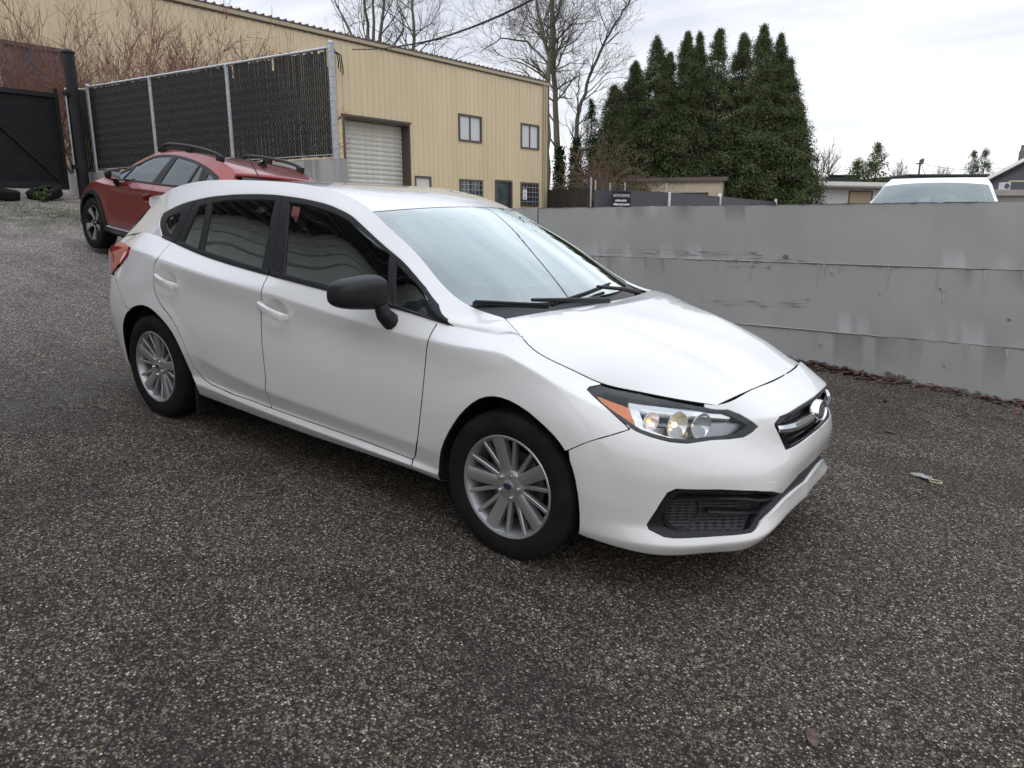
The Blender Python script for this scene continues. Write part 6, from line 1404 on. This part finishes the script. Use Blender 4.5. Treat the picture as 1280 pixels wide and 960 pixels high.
# banner on the fence
L_, an = run_frame((-15.02, 29.72), (-14.53, 30.72)); bn = empty('fence_banner', (-15.02, 29.70, 0), (0, 0, an)); tag(bn, 'small dark banner with white lettering tied to the grey fence', 'banner')
MB().box((0, -.09, 1.86), (1.10, -.075, 2.70)).build('banner_sheet', M['black_paint'], bn)
def text(s, size, loc, par, m, name='lettering', sx=1.0):
    cu = bpy.data.curves.new(name, 'FONT'); cu.body = s; cu.size = size; cu.align_x = 'CENTER'; cu.extrude = .002; o = bpy.data.objects.new(name, cu); COL.objects.link(o); dg = bpy.context.evaluated_depsgraph_get(); me = bpy.data.meshes.new_from_object(o.evaluated_get(dg)); bpy.data.objects.remove(o); me.materials.clear(); me.materials.append(m); o = bpy.data.objects.new(name, me); COL.objects.link(o); o.parent = par; o.location = loc; o.rotation_euler = (R(90), 0, 0); o.scale = (sx, 1, 1); return o
text('NATIVE REMOVES', .20, (.55, -.094, 2.42), bn, M['white_paint'], sx=.62); mb = MB(); rg = np.random.default_rng(9)
for z, a, b, h in ((2.20, .18, .85, .10), (2.02, .08, 1.02, .10)):
    x = a
    while x < b: w = .03 + .04 * rg.random(); mb.box((x, -.096, z), (x + w, -.0905, z + h * (.7 + .3 * rg.random()))); x += w + .018
o = mb.build('small_lettering', M['white_paint'], bn); o['kind'] = 'stuff'
# tan shed
sa, sb = (-25.31, 50.65), (-18.25, 53.31); L_, an = run_frame(sa, sb); sh = empty('tan_shed', (sa[0], sa[1], 0), (0, 0, an)); tag(sh, 'low tan ribbed shed with a dark roof edge before the cedars', 'shed')
M['shedtan'] = noisy('shed_siding', (.34, .29, .215), (.40, .345, .26), 1.5, .6); ribbed('wall', 0, L_, .9, 4.28, [(3.9, 6.4, .9, 3.42)], M['shedtan'], sh, .3048, .02); mb = MB(); mb.add([(L_, 0, .9), (L_, 4.6, .9), (L_, 4.6, 3.95), (L_, 0, 4.28)], [(0, 1, 2, 3)]); mb.build('wall', M['shedtan'], sh, fixn=False)
MB().box((-.2, -.25, 4.26), (L_ + .2, 5, 4.56)).build('roof', M['brown'], sh); MB().box((L_ - .10, -.03, .9), (L_ + .02, .02, 4.255)).build('corner_trim', M['brown'], sh); MB().box((3.9, .1, .9), (6.4, .15, 3.42)).build('shed_door', M['dkgrey'], sh)
# white low building
sa, sb = (-19.50, 65.0), (-10.94, 76.49); L_, an = run_frame(sa, sb); wb = empty('white_building', (sa[0], sa[1], 0), (0, 0, an)); tag(wb, 'long low white building with an overhanging flat roof', 'building')
M['wbwall'] = noisy('white_wall_paint', (.52, .50, .49), (.60, .585, .575), .8, .7, 0, .01, 6, (1, 1, .2)); MB().box((0, 0, .4), (34, 9, 4.18)).build('wall', M['wbwall'], wb)
M['wbroof'] = noisy('pale_roll_roofing', (.24, .225, .20), (.34, .32, .285), 1.1, .9); mb = MB(); mb.add([(-1.0, -.9, 4.22), (35, -.9, 4.22), (35, 9.5, 5.2), (-1.0, 9.5, 5.2), (-1.0, -.9, 4.46), (35, -.9, 4.46), (35, 9.5, 5.44), (-1.0, 9.5, 5.44)], [(0, 3, 2, 1), (4, 5, 6, 7), (0, 1, 5, 4), (1, 2, 6, 5), (2, 3, 7, 6), (3, 0, 4, 7)]); wr = mb.build('roof', M['wbroof'], wb)
MB().box((-1.02, -.925, 4.18), (35.02, -.905, 4.33)).build('eave_fascia', M['brown'], wb); mb = MB(); mb.tube([(.6, -.06, 2.9), (.6, -.06, 3.62), (5.6, -.06, 3.62)], .05, 8); mb.build('wall_pipe', M['brown'], wb, True)
for x, y in ((2.6, 4.4), (10.2, 4.2)): mb = MB(); mb.lathe([(.22, 4.9), (.22, 5.45), (.55, 5.5), (.5, 5.72), (.2, 5.85), (.001, 5.87)], 16, 'z', (x, y, 0)); mb.build('roof_vent', M['white_paint'], wr, True)
f = frame(9.9, 12.6, 2.4, 4.02, .10, .06, .1); w = f.build('window', M['brown'], wb); MB().box((10, -.03, 2.5), (12.5, .02, 3.92)).build('boarded_panel', mat('plywood_panel', (.38, .30, .20), .8), w)
# roofs behind
def flat(name, lb, a, b, z0, z1, dep, m, cat='building'):
    L_, an = run_frame(a, b); e = empty(name, (a[0], a[1], 0), (0, 0, an)); tag(e, lb, cat); MB().box((0, 0, .5), (L_, dep, z0)).build('wall', m, e); MB().box((-.15, -.2, z0 + .003), (L_ + .15, dep + .2, z1)).build('roof', m, e); return e
M['dkgreen'] = noisy('dark_green_metal', (.020, .032, .026), (.030, .044, .036), 1.2, .6, 0, .01, 4, (6, 1, 1)); g = flat('green_building', 'dark green roofed building behind the white one', (-22.91, 93.7), (-17.8, 97.4), 6.70, 6.80, 10, M['dkgreen'])
flat('dark_warehouse', 'distant dark flat roof just above the pale car', (-14.76, 112.44), (-6.13, 118.92), 7.3, 7.5, 14, M['dkgreen']); MB().tube([(-13.2, 113.9, 7), (-13.2, 113.9, 8.2)], .12, 8).build('x') if False else None
pb = flat('pale_hut', 'small pale blue roof between the cedars and the green building', (-23.6, 86.6), (-21.4, 88.2), 5.75, 5.85, 5, noisy('pale_blue_metal', (.45, .50, .55), (.55, .58, .62), 1, .5)); mb = MB(); mb.prism([(-.2, 5.86), (1.3, 6.4), (2.9, 5.86)], 5); mb.build('gable_roof', bpy.data.materials['pale_blue_metal'], pb)
# grey gabled house
sa, sb = (-1.15, 55.52), (9.2, 53.2); L_, an = run_frame(sa, sb); hs = empty('grey_house', (sa[0], sa[1], 0), (0, 0, an)); tag(hs, 'dark blue-grey gabled house at the right edge of the photo', 'house')
M['hgrey'] = noisy('blue_grey_siding', (.060, .064, .078), (.075, .080, .094), 1, .7); mb = MB(); mb.prism([(0, .4), (L_, .4), (L_, 3.9), (L_ / 2, 6.85), (0, 3.9)], 9); mb.build('wall', M['hgrey'], hs)
mb = MB()
for s in (1, -1):
    a0, a1 = ((-.35, 3.72), (L_ / 2, 6.92)) if s > 0 else ((L_ + .35, 3.72), (L_ / 2, 6.92))
    mb.add([(a0[0], -.4, a0[1]), (a1[0], -.4, a1[1]), (a1[0], 9.4, a1[1]), (a0[0], 9.4, a0[1]), (a0[0], -.4, a0[1] + .22), (a1[0], -.4, a1[1] + .22), (a1[0], 9.4, a1[1] + .22), (a0[0], 9.4, a0[1] + .22)], [(0, 3, 2, 1), (4, 5, 6, 7), (0, 1, 5, 4), (1, 2, 6, 5), (2, 3, 7, 6), (3, 0, 4, 7)])
rf_ = mb.build('roof', M['white_paint'], hs); f = frame(2.2, 3.2, 4.0, 4.85, .09, .06, .06); w = f.build('window', M['white_paint'], hs); MB().box((2.29, -.02, 4.09), (3.11, -.01, 4.76)).build('pane', M['dkpane'], w)
mb = MB(); mb.lathe([(.16, 4.4), (.16, 5.6), (.10, 5.7), (.08, 6.0), (.001, 6.02)], 12, 'z', (1.35, .6, 0)); mb.build('chimney_pipe', M['dkgrey'], rf_, True)
# lean-to with an air conditioner in front of the house
lr = empty('low_annex', (-.35, 45.75, 0), (0, 0, R(38))); tag(lr, 'low annex with a pale flat roof in front of the grey house', 'building'); MB().box((0, 0, .4), (9, 4, 2.60)).build('wall', M['wbwall'], lr); MB().box((-.3, -.5, 2.605), (9.3, 4.3, 2.92)).build('roof', M['wbroof'], lr)
ac = empty('air_conditioner', (.16, 46.35, 2.92), (0, 0, R(38))); tag(ac, 'pale boxy air conditioner standing on the low annex roof', 'air conditioner'); MB().box((-.20, -.2, 0), (.20, .2, .40), .02).build('cabinet', noisy('ac_panel', (.42, .43, .44), (.5, .51, .52), 20, .5), ac); MB().lathe([(.001, 0), (.14, 0), (.15, .02)], 16, 'y', (0, -.215, .2)).build('fan_grille', M['dkgrey'], ac)
rl = MB(); rl.tube([(.35, 46.5, 3.38), (3.5, 48.9, 3.38)], .04, 6)
for k in range(4): rl.tube([(.35 + k * 1.05, 46.5 + k * .8, 2.9), (.35 + k * 1.05, 46.5 + k * .8, 3.38)], .035, 6)
tag(rl.build('roof_railing', M['tan_trim'], None, True), 'pale railing along the low annex roof', 'railing')
# utility pole with its line
up = empty('utility_pole', (-18.8, 148.3, 1.1)); tag(up, 'distant wooden utility pole with a stay above the pale car', 'utility pole'); MB().tube([(0, 0, 0), (0, .3, 10.8)], .16, 8).build('pole_shaft', M['bark'], up, True); MB().tube([(.1, 0, 10.3), (1.5, .4, 7)], .05, 5).build('stay', M['bark'], up); MB().box((-.6, .1, 10.0), (.6, .3, 10.2)).build('crossarm', M['bark'], up); MB().ball((.35, .2, 10.6), (.28, .28, .4)).build('transformer', M['dkgrey'], up, True)
tag(MB().tube(cr([(-18.25, 149.15, 11.0), (-14.9, 151.4, 10.45), (-11.86, 153.61, 10.2), (-4, 159, 10.5)]), .035, 4).build('power_line', M['dkgrey']), 'distant overhead line running right from the utility pole', 'cable')
# workshop across the lot, behind the viewer: it shows only in the car's windows and paint
wk = empty('workshop', (-14.0, -6.4, 0)); tag(wk, 'tall pale lap-sided workshop across the lot, mirrored in the car windows', 'building')
M['lap'] = noisy('pale_lap_siding', (.60, .625, .61), (.68, .70, .68), 1.1, .6); mb = MB(); zt = 7.5; n = 28
for i in range(n):
    z = -.6 + i * (zt + .6) / n; h = (zt + .6) / n; mb.add([(-30, .055, z), (16, .055, z), (16, .0, z + h), (-30, .0, z + h), (-30, -.01, z), (16, -.01, z)], [(0, 3, 2, 1), (0, 1, 5, 4)])
mb.build('siding', M['lap'], wk, fixn=False); MB().box((-30, -12, -.6), (16, -.02, zt)).build('wall', M['lap'], wk)
M['soffit'] = mat('dark_soffit_boards', (.04, .041, .043), .7); MB().box((-30.6, -.05, zt + .02), (16.4, 1.7, zt + .10)).build('soffit', M['soffit'], wk); mb = MB()
for i in range(77): mb.box((-30.4 + i * .61, -.04, zt - .14), (-30.34 + i * .61, 1.66, zt + .018))
o = mb.build('rafters', noisy('grey_rafters', (.16, .17, .17), (.22, .23, .23), 3, .7), wk); o['kind'] = 'stuff'
mb = MB(); mb.add([(-30.6, 1.7, zt + .12), (16.4, 1.7, zt + .12), (16.4, -6, zt + 1.9), (-30.6, -6, zt + 1.9), (-30.6, 1.7, zt + .25), (16.4, 1.7, zt + .25), (16.4, -6, zt + 2.03), (-30.6, -6, zt + 2.03)], [(0, 1, 2, 3), (7, 6, 5, 4), (0, 4, 5, 1), (1, 5, 6, 2), (2, 6, 7, 3), (3, 7, 4, 0)]); mb.build('roof', M['dkgrey'], wk); MB().box((-30.6, 1.705, zt - .06), (16.4, 1.76, zt + .27)).build('fascia', M['white_paint'], wk)
# ================================================================== THE OTHER TWO CARS
def eul(yaw, pitch, roll): return (Matrix.Rotation(yaw, 3, 'Z') @ Matrix.Rotation(pitch, 3, 'Y') @ Matrix.Rotation(roll, 3, 'X'))
red = tag(build_car('red_car', M['red'], (-6.585, 2.65, .65), eul(3.09, -.137, .066), .07, 'red'), 'red crossover with roof rails and black arch cladding by the slatted fence', 'car')
def red_extras(root, lift):
    pl = M['plastic']
    def arch(line, w, i0, i1):
        L = np.array(line[i0:i1], float); su, sv = SC['low']; m = L * [su, sv]; t = np.gradient(m, axis=0); t /= np.linalg.norm(t, axis=1, keepdims=True); n = np.stack([-t[:, 1], t[:, 0]], 1); o = (m + n * w) / [su, sv]
        return [tuple(p) for p in L], [tuple(p) for p in o]
    for line in (TR['archf'], TR['archr']):
        a, b = arch(line, .062, 1, len(line) - 1)
        for mir in (False, True): link('arch_cladding', smesh('arch_cladding', strip('low', a, b, .012, .03, n=50), mir), pl, root).location = (0, 0, lift)
    for mir in (False, True):
        link('sill_cladding', smesh('sill_cladding', strip('low', [(120.5, 8), (239, 8)], [(120.5, 36), (239, 36)], .014, .03, n=60), mir), pl, root).location = (0, 0, lift)
        link('sill_strip', smesh('sill_strip', strip('low', [(128, 36.5), (236, 36.5)], [(128, 39.5), (236, 39.5)], .018, .03, n=60), mir), M['galv'], root).location = (0, 0, lift)
        s = 1 if mir else -1
        rr = MB(); x = [(-1.38, .555, 1.392), (-1.30, .560, 1.455), (-.95, .562, 1.492), (-.45, .556, 1.502), (-.05, .560, 1.478), (.10, .568, 1.395)]
        rr.tube(cr([(a, s * b, c) for a, b, c in x], 6), .021, 8)
        for p in ((-1.34, .556, 1.385, 1.45), (-.62, .552, 1.43, 1.49), (.02, .56, 1.39, 1.45)): rr.box((p[0] - .07, s * p[1] - .018, p[2]), (p[0] + .07, s * p[1] + .018, p[3]), .008)
        rr.build('roof_rail', M['trim'], root, True).location = (0, 0, lift)
red_extras(red, .07)
pale = tag(build_car('pale_car', M['silver'], (1.613, 8.205, .377), eul(-1.49, .019, -.009), 0, 'silver'), 'pale silver-white car behind the grey wall, only roof and windshield showing', 'car')
